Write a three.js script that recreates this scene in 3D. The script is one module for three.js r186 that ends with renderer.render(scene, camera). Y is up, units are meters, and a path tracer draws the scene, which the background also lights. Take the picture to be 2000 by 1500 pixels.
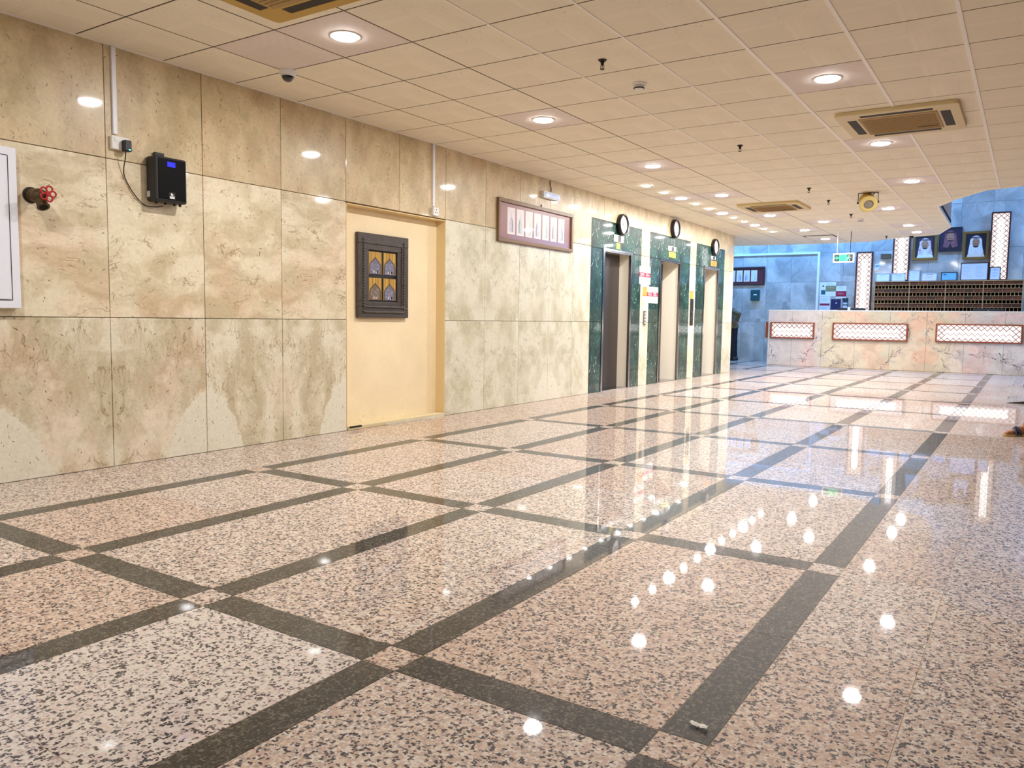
import * as THREE from 'three';
import { mergeGeometries } from 'three/addons/utils/BufferGeometryUtils.js';
import { RoundedBoxGeometry } from 'three/addons/geometries/RoundedBoxGeometry.js';
import { RectAreaLightUniformsLib } from 'three/addons/lights/RectAreaLightUniformsLib.js';
import { MarchingCubes } from 'three/addons/objects/MarchingCubes.js';

// ---------------------------------------------------------------- camera, light levels, exposure
const scene = new THREE.Scene();
scene.background = new THREE.Color(0x000000);
const CAM = new THREE.Vector3(5.2168, 1.0561, 0);
const camera = new THREE.PerspectiveCamera(2 * Math.atan(750 / 1542.67) * 180 / Math.PI, 4 / 3, 0.05, 80);
camera.position.copy(CAM);
camera.rotation.set(-0.08328, 0.57883, 0.01451, 'YXZ');
camera.updateMatrixWorld(true);
scene.add(camera);
RectAreaLightUniformsLib.init();
const renderer = new THREE.WebGLRenderer({ antialias: true });
renderer.toneMapping = THREE.LinearToneMapping;
renderer.toneMappingExposure = 2.05;
renderer.shadowMap.enabled = true;

const LAMP_COLOR = new THREE.Color().setRGB(1.0, 0.985, 0.98);
const LAMP_LEVEL = 330;        // radiance of a large ceiling downlight
const SPOT_LEVEL = 230;        // radiance of a small downlight
const COVE_COLOR = new THREE.Color().setRGB(0.15, 0.42, 1.0);
const COVE_LEVEL = 72;         // radiance of the blue tubes above the reception
const LATTICE_LEVEL = 0.9;       // radiance of the lattice lamps

// ---------------------------------------------------------------- helpers
const CH = 2.82;               // height of the suspended ceiling
const UPPER = 4.9;             // height of the ceiling over the reception
const ZB = -21.55;             // face of the back wall
const ZEND = -16.3;            // end of the left wall
function rng(seed) { let a = seed >>> 0; return () => { a = (a + 0x6D2B79F5) | 0; let t = Math.imul(a ^ (a >>> 15), 1 | a); t = (t + Math.imul(t ^ (t >>> 7), 61 | t)) ^ t; return ((t ^ (t >>> 14)) >>> 0) / 4294967296; }; }
const PERM = (() => { const r = rng(77), p = new Float32Array(65536); for (let i = 0; i < 65536; i++) p[i] = r(); return p; })();
function vn(x, y) {            // value noise, 0..1
  const xi = Math.floor(x), yi = Math.floor(y); let fx = x - xi, fy = y - yi; fx = fx * fx * (3 - 2 * fx); fy = fy * fy * (3 - 2 * fy);
  const a = (xi & 255) + ((yi & 255) << 8), b = ((xi + 1) & 255) + ((yi & 255) << 8), c = (xi & 255) + (((yi + 1) & 255) << 8), d = ((xi + 1) & 255) + (((yi + 1) & 255) << 8);
  const p = PERM[a] + (PERM[b] - PERM[a]) * fx, q = PERM[c] + (PERM[d] - PERM[c]) * fx; return p + (q - p) * fy;
}
function fbm(x, y, n) { let s = 0, a = 0.5, t = 0; for (let i = 0; i < n; i++) { s += a * vn(x, y); t += a; x = x * 2.03 + 17.1; y = y * 2.03 + 9.7; a *= 0.5; } return s / t; }
const mix = (a, b, t) => a + (b - a) * t, clamp = (x, a = 0, b = 1) => Math.min(b, Math.max(a, x)), sstep = (a, b, x) => { x = clamp((x - a) / (b - a)); return x * x * (3 - 2 * x); };
function canvasOf(w, h) { const c = document.createElement('canvas'); c.width = w; c.height = h; return [c, c.getContext('2d')]; }
function tex(c, repeat) { const t = new THREE.CanvasTexture(c); t.colorSpace = THREE.SRGBColorSpace; t.wrapS = t.wrapT = repeat ? THREE.RepeatWrapping : THREE.ClampToEdgeWrapping; t.anisotropy = 8; return t; }
function paint(w, h, fn) {     // fn(u, v from the top) -> [r, g, b] in 0..255
  const [c, g] = canvasOf(w, h), im = g.createImageData(w, h), d = im.data;
  for (let y = 0, k = 0; y < h; y++) for (let x = 0; x < w; x++, k += 4) { const q = fn((x + 0.5) / w, (y + 0.5) / h); d[k] = q[0]; d[k + 1] = q[1]; d[k + 2] = q[2]; d[k + 3] = 255; }
  g.putImageData(im, 0, 0); return [c, g];
}
const std = (color, roughness = 0.6, more = {}) => new THREE.MeshPhysicalMaterial({ color, roughness, ...more });
const used = new Map();
function numbered(name) { const n = used.get(name) ?? 0; used.set(name, n + 1); return n ? name + '_' + String(n).padStart(3, '0') : name; }
function shade(m) { m.castShadow = true; m.receiveShadow = true; return m; }
function tag(o, label, category, group, kind) { o.userData.label = label; o.userData.category = category; if (group) o.userData.group = group; if (kind) o.userData.kind = kind; return o; }
function thing(name, label, category, pos = [0, 0, 0], turn = 0, group, kind) { const o = new THREE.Group(); o.name = numbered(name); o.position.set(...pos); o.rotation.y = turn; scene.add(o); return tag(o, label, category, group, kind); }
function part(parent, name, geo, mat, pos, rot) { const m = shade(new THREE.Mesh(geo, mat)); m.name = name; if (pos) m.position.set(...pos); if (rot) m.rotation.set(...rot); parent.add(m); return m; }
const merge = (list) => mergeGeometries(list.map((g) => { g = g.index ? g.toNonIndexed() : g; for (const k of Object.keys(g.attributes)) if (!['position', 'normal', 'uv'].includes(k)) g.deleteAttribute(k); return g; }));
const box = (w, h, d, x = 0, y = 0, z = 0) => new THREE.BoxGeometry(w, h, d).translate(x, y, z);
const rbox = (w, h, d, r, x = 0, y = 0, z = 0) => new RoundedBoxGeometry(w, h, d, 3, r).translate(x, y, z);
const cyl = (r0, r1, h, n = 24, x = 0, y = 0, z = 0) => new THREE.CylinderGeometry(r0, r1, h, n).translate(x, y, z);
const tube = (pts, r, n = 32, s = 8) => new THREE.TubeGeometry(new THREE.CatmullRomCurve3(pts.map((p) => new THREE.Vector3(...p))), n, r, s);
// a slab w x h facing +z (its face at z = 0) whose face takes the texture rectangle [u0, v0, u1, v1]; b: bevel of the face's edges
function slab(w, h, t, uv = [0, 0, 1, 1], b = 0) {
  const [u0, v0, u1, v1] = uv, P = [], U = [], I = [], W = w / 2, H = h / 2;
  const q = (a) => { const k = P.length / 3; for (const [x, y, z] of a) { P.push(x, y, z); U.push(mix(u0, u1, (x + W) / w), mix(v0, v1, (y + H) / h)); } I.push(k, k + 1, k + 2, k, k + 2, k + 3); };
  const ring = (i, z) => [[-W + i, -H + i, z], [W - i, -H + i, z], [W - i, H - i, z], [-W + i, H - i, z]];
  const f = ring(b, 0), e = ring(0, -b), k = ring(0, -t);
  q(f); for (let i = 0; i < 4; i++) { const j = (i + 1) % 4; if (b) q([e[i], e[j], f[j], f[i]]); q([k[i], k[j], e[j], e[i]]); }
  q([k[1], k[0], k[3], k[2]]);
  const g = new THREE.BufferGeometry(); g.setAttribute('position', new THREE.Float32BufferAttribute(P, 3)); g.setAttribute('uv', new THREE.Float32BufferAttribute(U, 2)); g.setIndex(I); const n = g.toNonIndexed(); n.computeVertexNormals(); return n;
}
const TO_WALL_LEFT = [0, Math.PI / 2, 0], TO_FLOOR = [-Math.PI / 2, 0, 0], TO_CEILING = [Math.PI / 2, 0, 0];
const proj = new THREE.Vector3();
function share(points) {       // the size of a piece in the picture (0 where none of it is in the frame, with a margin)
  let inn = false, x0 = 9, x1 = -9, y0 = 9, y1 = -9;
  for (const p of points) { proj.set(...p).applyMatrix4(camera.matrixWorldInverse); if (proj.z > -0.3) continue; proj.applyMatrix4(camera.projectionMatrix); if (Math.abs(proj.x) < 1.04 && Math.abs(proj.y) < 1.04) inn = true; x0 = Math.min(x0, proj.x); x1 = Math.max(x1, proj.x); y0 = Math.min(y0, proj.y); y1 = Math.max(y1, proj.y); }
  return inn ? (x1 - x0) * (y1 - y0) : 0;
}
class Pieces {                 // alike pieces of the setting: the ones in view become meshes of their own, the rest one mesh
  constructor(parent, name, most = 290) { Object.assign(this, { parent, name, most, list: [] }); }
  add(geo, mat, pos, rot, corners, force) { this.list.push({ geo, mat, pos, rot, s: force ? 99 : share(corners) }); }
  finish() {
    const order = [...this.list].sort((a, b) => b.s - a.s), rest = new Map();
    order.forEach((p, i) => {
      if (i < this.most && p.s > 0) { part(this.parent, this.name, p.geo, p.mat, p.pos, p.rot); return; }
      const o = new THREE.Object3D(); o.position.set(...p.pos); o.rotation.set(...p.rot); o.updateMatrix();
      if (!rest.has(p.mat)) rest.set(p.mat, []); rest.get(p.mat).push(p.geo.clone().applyMatrix4(o.matrix));
    });
    for (const [mat, list] of rest) { const m = part(this.parent, this.name + '_rest', merge(list), mat); m.userData.kind = 'stuff'; }
  }
}
const quadCorners = (x0, x1, y0, y1, z0, z1) => { const o = []; for (const x of [x0, (x0 + x1) / 2, x1]) for (const y of [y0, (y0 + y1) / 2, y1]) for (const z of [z0, (z0 + z1) / 2, z1]) o.push([x, y, z]); return o; };

// ---------------------------------------------------------------- textures
function granite(n, metres, base, grains, seed, count, rMin, rMax) {
  const [c, g] = canvasOf(n, n), r = rng(seed), k = n / metres; g.fillStyle = base; g.fillRect(0, 0, n, n);
  const blob = (x, y, rad) => { const m = 5 + Math.floor(r() * 3), a0 = r() * 6.3, st = 0.6 + r() * 0.9; g.beginPath(); for (let i = 0; i < m; i++) { const a = a0 + i / m * 6.283, q = rad * (0.55 + r() * 0.7); g.lineTo(x + Math.cos(a) * q * st, y + Math.sin(a) * q / st); } g.fill(); };
  for (const [color, share_, chain, sz] of grains) {
    g.fillStyle = color; const num = Math.floor(count * share_);
    for (let i = 0; i < num; i++) { let x = r() * n, y = r() * n; const links = 1 + Math.floor(r() * chain); for (let j = 0; j < links; j++) { const rad = (rMin + r() * (rMax - rMin)) * k * sz; blob(x, y, rad); const a = r() * 6.3; x += Math.cos(a) * rad * 1.5; y += Math.sin(a) * rad * 1.5; } }
  }
  return tex(c, true);
}
const T = {};
const GRAINS = (k) => [[`rgb(${196 + k},${169 + k * 1.5},${150 + k * 2})`, 1, 2, 1.5], [`rgb(${216 + k / 2},${199 + k},${182 + k * 1.4})`, 1, 2, 1.3], [`rgb(${200 + k},${172 + k * 1.5},${158 + k * 2})`, 0.6, 2, 1.1], ['rgb(228,219,209)', 0.5, 2, 1], ['rgb(166,154,148)', 0.3, 2, 0.85], ['rgb(70,62,65)', 0.25, 4, 0.75], ['rgb(38,34,41)', 0.18, 3, 0.78]];
T.granite = granite(2048, 2.05, 'rgb(202,181,164)', GRAINS(0), 11, 34000, 0.0028, 0.0066);
T.graniteWhite = granite(1024, 1.025, 'rgb(222,216,210)', GRAINS(16), 13, 8500, 0.0028, 0.0066);
T.darkGranite = granite(1024, 1.02, 'rgb(70,66,58)', [['rgb(90,85,75)', 1, 2, 1.2], ['rgb(54,50,45)', 1, 2, 1.1], ['rgb(114,108,96)', 0.5, 2, 0.8], ['rgb(36,33,31)', 0.8, 3, 0.8]], 12, 13000, 0.0028, 0.006);

function dashes(g, w, h, r, count, color, len, width, angle, spread) {
  g.lineCap = 'round';
  for (let i = 0; i < count; i++) { const x = r() * w, y = r() * h, a = angle + (r() - 0.5) * spread, l = len * (0.25 + r() * r()); g.strokeStyle = color(r); g.lineWidth = width * (0.5 + r()); g.beginPath(); g.moveTo(x, y); g.quadraticCurveTo(x + Math.cos(a) * l * 0.5 + (r() - 0.5) * l * 0.3, y + Math.sin(a) * l * 0.5 + (r() - 0.5) * l * 0.3, x + Math.cos(a) * l, y + Math.sin(a) * l); g.stroke(); }
}
// cream marble slab; sx, sy: how long the pattern runs across and up; blob: the pale lens of stone in one lower corner
function cream(seed, o) {
  const w = 600, h = 860, r = rng(seed), ox = r() * 200, oy = r() * 200;
  const [c, g] = paint(w, h, (u, vt) => {
    const x = u * 0.737, y = (1 - vt) * 1.06;
    const wx = fbm(x * 6 + ox, y * 6 + oy, 5) - 0.5, wy = fbm(x * 6 + ox + 50, y * 6 + oy + 31, 5) - 0.5;
    const X = (x + wx * 0.12) * o.sx + ox, Y = (y + wy * 0.12) * o.sy + oy;
    const cloud = fbm(X * 1.5 + 9, Y * 1.5, 5), fine = fbm(x * 70 + ox, y * 70, 2) - 0.5;
    const mask = sstep(0.4, 0.66, fbm(x * 6 + oy, y * 6 + 7, 3));
    let vein = Math.abs(fbm(X * 2.2 + 40, Y * 2.2 + 20, 4) - 0.5); vein = (1 - sstep(0, 0.022, vein)) * mask;
    let net = Math.abs(fbm(X * 5.5 + 80, Y * 5.5 + 60, 3) - 0.5); net = (1 - sstep(0, 0.035, net)) * (0.25 + 0.5 * mask);
    let t = clamp((cloud - 0.3) * 2.5), pale = sstep(0.56, 0.68, fbm(x * 8 + 120, y * 8 + ox, 3)), k = clamp(vein * 0.55 + net * 0.34) * o.vein * (1 - pale * 0.6);
    t = clamp(t + pale * 0.35); let q = [mix(o.a[0], o.b[0], t), mix(o.a[1], o.b[1], t), mix(o.a[2], o.b[2], t)];
    const warm = sstep(0.5, 0.75, fbm(x * 3.4 + 300, y * 3.4 + oy, 4)) * 0.8 * (o.warm ?? 1); q = [q[0] + warm * 3, q[1] - warm * 7, q[2] - warm * 6];
    if (o.blob) { const d = o.blob > 0 ? 0.737 - x : x, lim = o.tall - Math.pow(d / 0.34, 2) * o.tall + wx * 0.1 + wy * 0.06, p = sstep(-0.03, 0.025, lim - y + fine * 0.05) * 0.95; q = [mix(q[0], 238, p), mix(q[1], 233, p), mix(q[2], 212, p)]; k *= 1 - p * 0.8; }
    return [mix(q[0], o.v[0], k) + fine * 16, mix(q[1], o.v[1], k) + fine * 16, mix(q[2], o.v[2], k) + fine * 14];
  });
  dashes(g, w, h, r, o.dashes, (r2) => `rgba(${84 + r2() * 40},${64 + r2() * 34},${40 + r2() * 28},${0.35 + r2() * 0.6})`, 22, 3.2, o.angle, o.spread);
  for (let i = 0; i < o.dashes * 0.5; i++) { g.fillStyle = `rgba(${150 + r() * 80},${130 + r() * 80},${90 + r() * 80},0.5)`; g.beginPath(); g.ellipse(r() * w, r() * h, 1 + r() * 5, 1 + r() * 3, r() * 6, 0, 7); g.fill(); }
  return tex(c);
}
const LOW = { sx: 5.6, sy: 1.9, a: [206, 193, 160], b: [238, 230, 205], v: [138, 114, 76], vein: 0.85, dashes: 80, angle: -1.2, spread: 1.6, tall: 0.5 };
const MID = { sx: 1.8, sy: 5.8, a: [210, 194, 158], b: [240, 229, 199], v: [138, 114, 78], vein: 0.9, dashes: 60, angle: -0.4, spread: 2.4 };
const TOP = { sx: 5, sy: 2.4, a: [192, 172, 132], b: [216, 198, 158], v: [132, 106, 68], vein: 0.4, dashes: 95, angle: -1.3, spread: 1.8, warm: 0.6 };
const PALE = { sx: 4, sy: 2.6, a: [206, 201, 170], b: [232, 228, 205], v: [156, 144, 108], vein: 0.85, dashes: 25, angle: -1.2, spread: 2, tall: 0.42, warm: 0.3 };
T.low = [21, 28, 29].map((k, i) => cream(k, { ...LOW, blob: 1, tall: [0.5, 0.4, 0.46][i] })); T.mid = [23, 24, 30].map((k, i) => cream(k, { ...MID, sx: [1.8, 2.4, 2][i], sy: [5.8, 5, 4.2][i] })); T.top = [25, 34, 35].map((k) => cream(k, TOP)); T.pale = [26, 36].map((k) => cream(k, PALE)); T.paleBlob = cream(27, { ...PALE, blob: 1 });
{
  const r = rng(31), w = 512, h = 1536;
  const [c, g] = paint(w, h, (u, v) => { const x = u * 0.5, y = v * 1.5, t = clamp((fbm(x * 7, y * 4, 4) - 0.3) * 2.2), f = vn(x * 160, y * 160) * 10; let k = Math.abs(fbm(x * 9 + 30 + vn(x * 6, y * 6) * 2, y * 5, 3) - 0.5); k = (1 - sstep(0, 0.02, k)) * sstep(0.5, 0.66, vn(x * 5 + 9, y * 3)) * 0.55; return [mix(12, 30, t) + f * 0.6 + k * 80, mix(40, 70, t) + f + k * 80, mix(36, 60, t) + f + k * 76]; });
  dashes(g, w, h, r, 90, (q) => `rgba(${178 + q() * 50},${212 + q() * 30},${200 + q() * 30},${0.15 + q() * q() * 0.8})`, 130, 5.5, -1.15, 1.1);
  dashes(g, w, h, r, 34, (q) => `rgba(206,232,220,${0.3 + q() * 0.6})`, 70, 8, -0.9, 2.6);
  T.green = tex(c, true);
}
T.grey = (() => { const [c, g] = paint(1024, 1024, (u, v) => { const x = u * 2.2, y = v * 2.2, wx = fbm(x * 2.5, y * 2.5, 3) - 0.5, t = clamp((fbm((x + wx) * 2.2, y * 1.6 + wx, 4) - 0.28) * 2), f = (vn(x * 90, y * 90) - 0.5) * 10; let k = Math.abs(fbm((x + wx * 0.6) * 2.6 + 40, (y - wx * 0.6) * 2 + 11, 4) - 0.5); k = (1 - sstep(0, 0.03, k)) * 0.5; return [mix(150, 206, t) - k * 26 + f, mix(154, 208, t) - k * 24 + f, mix(152, 202, t) - k * 24 + f]; }); return tex(c, true); })();
// front of the reception counter, 5.72 m x 1.36 m, slabs opened like a book at the joints
T.counter = (() => {
  const w = 2048, h = 494, r = rng(41), zones = [[0, [232, 224, 222]], [0.13, [236, 224, 218]], [0.19, [234, 224, 218]], [0.24, [232, 220, 190]], [0.36, [236, 216, 190]], [0.46, [230, 222, 196]], [0.56, [238, 214, 186]], [0.66, [234, 220, 190]], [0.74, [236, 220, 210]], [0.8, [232, 228, 226]], [1, [232, 226, 226]]];
  const fold = (u) => Math.abs(u - 0.608);
  const [c, g] = paint(w, h, (u, v) => {
    const x = fold(u) * 5.72, y = v * 1.35, wx = fbm(x * 3 + 3, y * 3 + 8, 3) - 0.5; let i = 0; const uu = clamp(u + wx * 0.09, 0, 0.9999); while (zones[i + 1][0] <= uu) i++;
    const t = (uu - zones[i][0]) / (zones[i + 1][0] - zones[i][0]), a = zones[i][1], b = zones[i + 1][1], m = fbm((x + wx) * 4, (y + wx) * 4, 4), pink = sstep(0.55, 0.7, fbm(x * 2 + 60, y * 2 + 5, 3)) * 0.8;
    let k = Math.abs(fbm((x + wx * 0.8) * 2.2 + 20, (y - wx * 0.8) * 2.6 + 70, 4) - 0.5); k = (1 - sstep(0, 0.016, k)) * 0.32;
    return [mix(a[0], b[0], t) + (m - 0.5) * 46 + pink * 8 - k * 70, mix(a[1], b[1], t) + (m - 0.5) * 46 - pink * 14 - k * 72, mix(a[2], b[2], t) + (m - 0.5) * 46 - pink * 16 - k * 52];
  });
  const px = (X) => (X - 1500) / 496 * 0.925 * w, py = (Y, X) => clamp((Y - 607) / (105 + (X - 1500) / 500 * 24)) * h;
  const twig = (x, y, a, len, wd, depth) => { g.lineCap = 'round'; for (let k = 0; k < len; k++) { const nx = x + Math.cos(a) * 7, ny = y + Math.sin(a) * 7; g.strokeStyle = `rgba(${58 + r() * 40},${48 + r() * 30},${62 + r() * 34},${(0.25 + r() * 0.6) * (1 - k / len * 0.6)})`; g.lineWidth = wd * (0.3 + r() * 1.1) * (1 - k / len * 0.5); g.beginPath(); g.moveTo(x, y); g.lineTo(nx, ny); g.stroke(); x = nx; y = ny; a += (r() - 0.5) * 0.9; if (depth && r() < 0.16) twig(x, y, a + (r() < 0.5 ? -1 : 1) * (0.5 + r() * 0.7), 4 + r() * 8, wd * 0.55, depth - 1); } };
  const veinAt = (pts, wd) => { for (let k = 0; k + 1 < pts.length; k++) { const x0 = px(pts[k][0]), y0 = py(pts[k][1], pts[k][0]), x1 = px(pts[k + 1][0]), y1 = py(pts[k + 1][1], pts[k + 1][0]), L = Math.hypot(x1 - x0, y1 - y0); for (let q = 0; q < 3; q++) twig(x0 + (r() - 0.5) * 12, y0 + (r() - 0.5) * 12, Math.atan2(y1 - y0, x1 - x0) + (r() - 0.5) * 0.3, L / 7 * (0.6 + r() * 0.6), wd * (q ? 0.45 : 0.9), 2); } };
  veinAt([[1504, 672], [1511, 682], [1513, 692], [1519, 704]], 6); veinAt([[1580, 708], [1588, 696], [1590, 686], [1598, 676], [1605, 668]], 6); veinAt([[1606, 662], [1610, 648], [1622, 634], [1632, 622], [1650, 612]], 4); veinAt([[1614, 696], [1626, 690], [1638, 680], [1654, 675]], 6);
  veinAt([[1636, 720], [1650, 712], [1664, 708], [1668, 700]], 5); veinAt([[1668, 714], [1678, 716], [1682, 722]], 4); veinAt([[1742, 724], [1752, 710], [1760, 700], [1772, 688], [1784, 676]], 6); veinAt([[1776, 642], [1790, 640], [1796, 648], [1794, 660]], 6); veinAt([[1780, 630], [1796, 622], [1808, 618]], 4);
  veinAt([[1838, 642], [1830, 640], [1826, 650], [1828, 662]], 5); veinAt([[1816, 618], [1832, 624], [1842, 632]], 4); veinAt([[1838, 678], [1850, 686], [1862, 690], [1880, 688]], 6); veinAt([[1884, 684], [1906, 692], [1930, 694], [1946, 700], [1960, 706], [1984, 722]], 6); veinAt([[1858, 700], [1862, 714], [1868, 728]], 6); veinAt([[1932, 676], [1930, 688], [1936, 694]], 4); veinAt([[1958, 690], [1966, 702], [1980, 712], [2000, 724]], 7); veinAt([[1888, 612], [1900, 614], [1906, 610]], 4); veinAt([[1810, 690], [1806, 700], [1812, 706]], 4);
  return tex(c);
})();
T.fibre = (() => { const r = rng(51), [c, g] = paint(512, 512, (u, v) => { const f = (r() - 0.5) * 9 + (fbm(u * 6, v * 6, 3) - 0.5) * 9; return [245 + f, 237 + f, 216 + f]; }); for (let i = 0; i < 1500; i++) { g.fillStyle = `rgba(${r() < 0.55 ? '246,236,214' : '206,184,148'},${0.25 + r() * 0.4})`; g.beginPath(); g.ellipse(r() * 512, r() * 512, 1 + r() * 3, 0.8 + r() * 1.6, r() * 6, 0, 7); g.fill(); } return tex(c); })();
T.gypsum = (() => { const [c] = paint(256, 256, (u, v) => { const q = (Math.sin(u * 75) * Math.sin(v * 75)) * 3 + (fbm(u * 5, v * 5, 3) - 0.5) * 12; return [232 + q, 220 + q, 212 + q]; }); return tex(c); })();
T.paintwork = (() => { const r = rng(61), [c, g] = paint(512, 720, (u, v) => { const f = (fbm(u * 6, v * 8, 4) - 0.5) * 14 + (vn(u * 120, v * 160) - 0.5) * 4; return [249 + f, 230 + f, 190 + f]; }); for (let i = 0; i < 90; i++) { g.fillStyle = `rgba(120,96,60,${r() * 0.35})`; const y = 720 - r() * r() * 60; g.fillRect(r() * 512, y, 1 + r() * 5, 1 + r() * 3); } for (let i = 0; i < 26; i++) { g.fillStyle = `rgba(150,116,70,${r() * 0.2})`; g.fillRect(r() * 512, r() * 720, 1 + r() * 2, 2 + r() * 6); } return tex(c); })();
// ---------------------------------------------------------------- materials
const stone = (map, more = {}) => new THREE.MeshPhysicalMaterial({ map, color: 0xffffff, roughness: 0.38, clearcoat: 0.8, clearcoatRoughness: 0.05, ...more });
const polished = { roughness: 0.45, specularIntensity: 0.3, clearcoat: 0.6, clearcoatRoughness: 0.028 };
const M = {
  granite: stone(T.granite, polished), graniteWhite: stone(T.graniteWhite, polished), granitePink: stone(T.granite, { ...polished, color: 0xfcf4ee }),
  darkGranite: stone(T.darkGranite, polished), grout: std(0xd9ccb4, 0.8), lows: T.low.map((t) => stone(t)), mids: T.mid.map((t) => stone(t)), tops: T.top.map((t) => stone(t)), pales: T.pale.map((t) => stone(t)), pale: stone(T.pale[0]), paleBlob: stone(T.paleBlob),
  green: stone(T.green, { roughness: 0.4, specularIntensity: 0.3, clearcoat: 0.7, clearcoatRoughness: 0.04 }), grey: stone(T.grey, { roughness: 0.42, clearcoat: 0.5, clearcoatRoughness: 0.08 }), counter: stone(T.counter),
  core: std(0x9b8a6c, 0.9), fibre: std(0xffffff, 0.9, { map: T.fibre }), gypsum: std(0xffffff, 0.75, { map: T.gypsum }), plenum: std(0x241a12, 0.95), tbar: std(0xfcf8f0, 0.5), plaster: std(0xe6e2da, 0.9), cream: std(0xffffff, 0.7, { map: T.paintwork }), creamPlain: std(0xe6cc98, 0.7),
  chrome: std(0xa9a7a8, 0.16, { metalness: 1 }), steel: std(0x5d5654, 0.38, { metalness: 0.75 }), darkSteel: std(0x3a3432, 0.5, { metalness: 0.6 }), white: std(0xf0efec, 0.45), whiteCool: std(0xeef1fb, 0.4), black: std(0x121214, 0.45), gloss: std(0x050507, 0.08, { clearcoat: 1 }),
  brass: std(0x5b4a30, 0.45, { metalness: 0.7 }), red: std(0xb01320, 0.35), ivory: std(0xd8c37c, 0.5), ivoryDeep: std(0xc09a3e, 0.5), dark: std(0x2a2018, 0.7), grille: std(0xa88a54, 0.6), wood: std(0x4c1f1b, 0.45), woodOrange: std(0x9a4a26, 0.45), rack: std(0xc49a66, 0.55), rackDark: std(0x3b1d18, 0.7), hole: std(0x140f10, 0.9), grey: null,
};
M.joint = std(0x4e3b28, 0.9);
M.jamb = std(0xf7efdc, 0.35, { clearcoat: 0.6, clearcoatRoughness: 0.06 });
M.greyStone = stone(T.grey, { roughness: 0.42, clearcoat: 0.5, clearcoatRoughness: 0.08 });
const glow = (color, k, name) => { const m = new THREE.MeshStandardMaterial({ color: 0x111111, emissive: color, emissiveIntensity: k, roughness: 0.6 }); m.name = name; return m; };

// ---------------------------------------------------------------- floor
{
  const floor = thing('floor', 'polished speckled pink granite floor with dark granite bands', 'floor', [0, 0, 0], 0, null, 'structure');
  part(floor, 'floor_bed', box(14, 0.3, 26), M.grout, [2, -0.1515, -8.8]);
  const tiles = new Pieces(floor, 'granite_tile'), bands = new Pieces(floor, 'band_tile'), cross = new Pieces(floor, 'cross_band_tile'), insets = new Pieces(floor, 'inset_tile');
  const r = rng(5), cache = new Map(), J = 0.0026;
  function lay(set, x0, x1, z0, z1, kind) {      // z0 nearer (greater) than z1
    const w = x1 - x0 - J, h = z0 - z1 - J; if (w < 0.01 || h < 0.01) return;
    const q = r(); const key = [kind, w.toFixed(3), h.toFixed(3), Math.floor(r() * 7)].join();
    if (!cache.has(key)) { const m = kind === 'dark' ? 1.02 : kind === 'white' ? 1.025 : 2.05, ou = r() * (1 - w / m), ov = r() * (1 - h / m); cache.set(key, slab(w, h, 0.02, [ou, ov, ou + w / m, ov + h / m])); }
    const mat = kind === 'dark' ? M.darkGranite : kind === 'white' ? M.graniteWhite : q < 0.4 ? M.granitePink : M.granite;
    set.add(cache.get(key), mat, [(x0 + x1) / 2, 0, (z0 + z1) / 2], TO_FLOOR, quadCorners(x0, x1, 0, 0, z0, z1));
  }
  const B = 0.066, PX = 0.92, PZ = 1.735, XC = (k) => 0.86 + PX * k, ZC = (q) => -1.79 - PZ * q;
  for (let q = -4; q < 12; q++) {
    const za = Math.min(4, ZC(q) - B), zb = Math.max(ZB, ZC(q + 1) + B), zm = ZC(q) - PZ / 2, corridor = ZC(q) < ZEND - 0.6, kFrom = corridor ? -6 : 0;
    if (za <= zb) continue;
    const bz0 = ZC(q) + B, bz1 = ZC(q) - B, inB = ZC(q) < 3.9;
    for (let k = kFrom; k <= 4; k++) {
      const x = XC(k); lay(bands, x - B, x + B, za, zm, 'dark'); lay(bands, x - B, x + B, zm, zb, 'dark');
      if (inB) lay(insets, x - B, x + B, bz0, bz1, 'light');
      if (k < 4) { lay(tiles, x + B, x + PX - B, za, zm, q === -1 && k === 2 ? 'white' : 'light'); lay(tiles, x + B, x + PX - B, zm, zb, q === -1 && k === 2 ? 'white' : 'light'); if (inB) lay(cross, x + B, x + PX - B, bz0, bz1, 'dark'); }
    }
    const xl = corridor ? -5 : 0, xr = XC(kFrom) - B, s0 = Math.min(4, ZC(q) - PZ * 0), s1 = Math.max(ZB, ZC(q) - PZ);
    for (const [a, b] of [[s0, zm], [zm, s1]]) { if (a <= b) continue; lay(tiles, xl, xr, a, b, 'light'); lay(tiles, XC(4) + B, 4.99, a, b, 'light'); for (let x = 4.99; x < 8.9; x += 0.8) lay(tiles, x, Math.min(9, x + 0.8), a, b, 'light'); }
  }
  for (let x = -5; x < -0.01; x += 0.8334) { lay(tiles, x, x + 0.8334, ZEND, -16.85, 'light'); lay(tiles, x, x + 0.8334, -16.85, -17.405, 'light'); }
  tiles.finish(); bands.finish(); cross.finish(); insets.finish();
}

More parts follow.
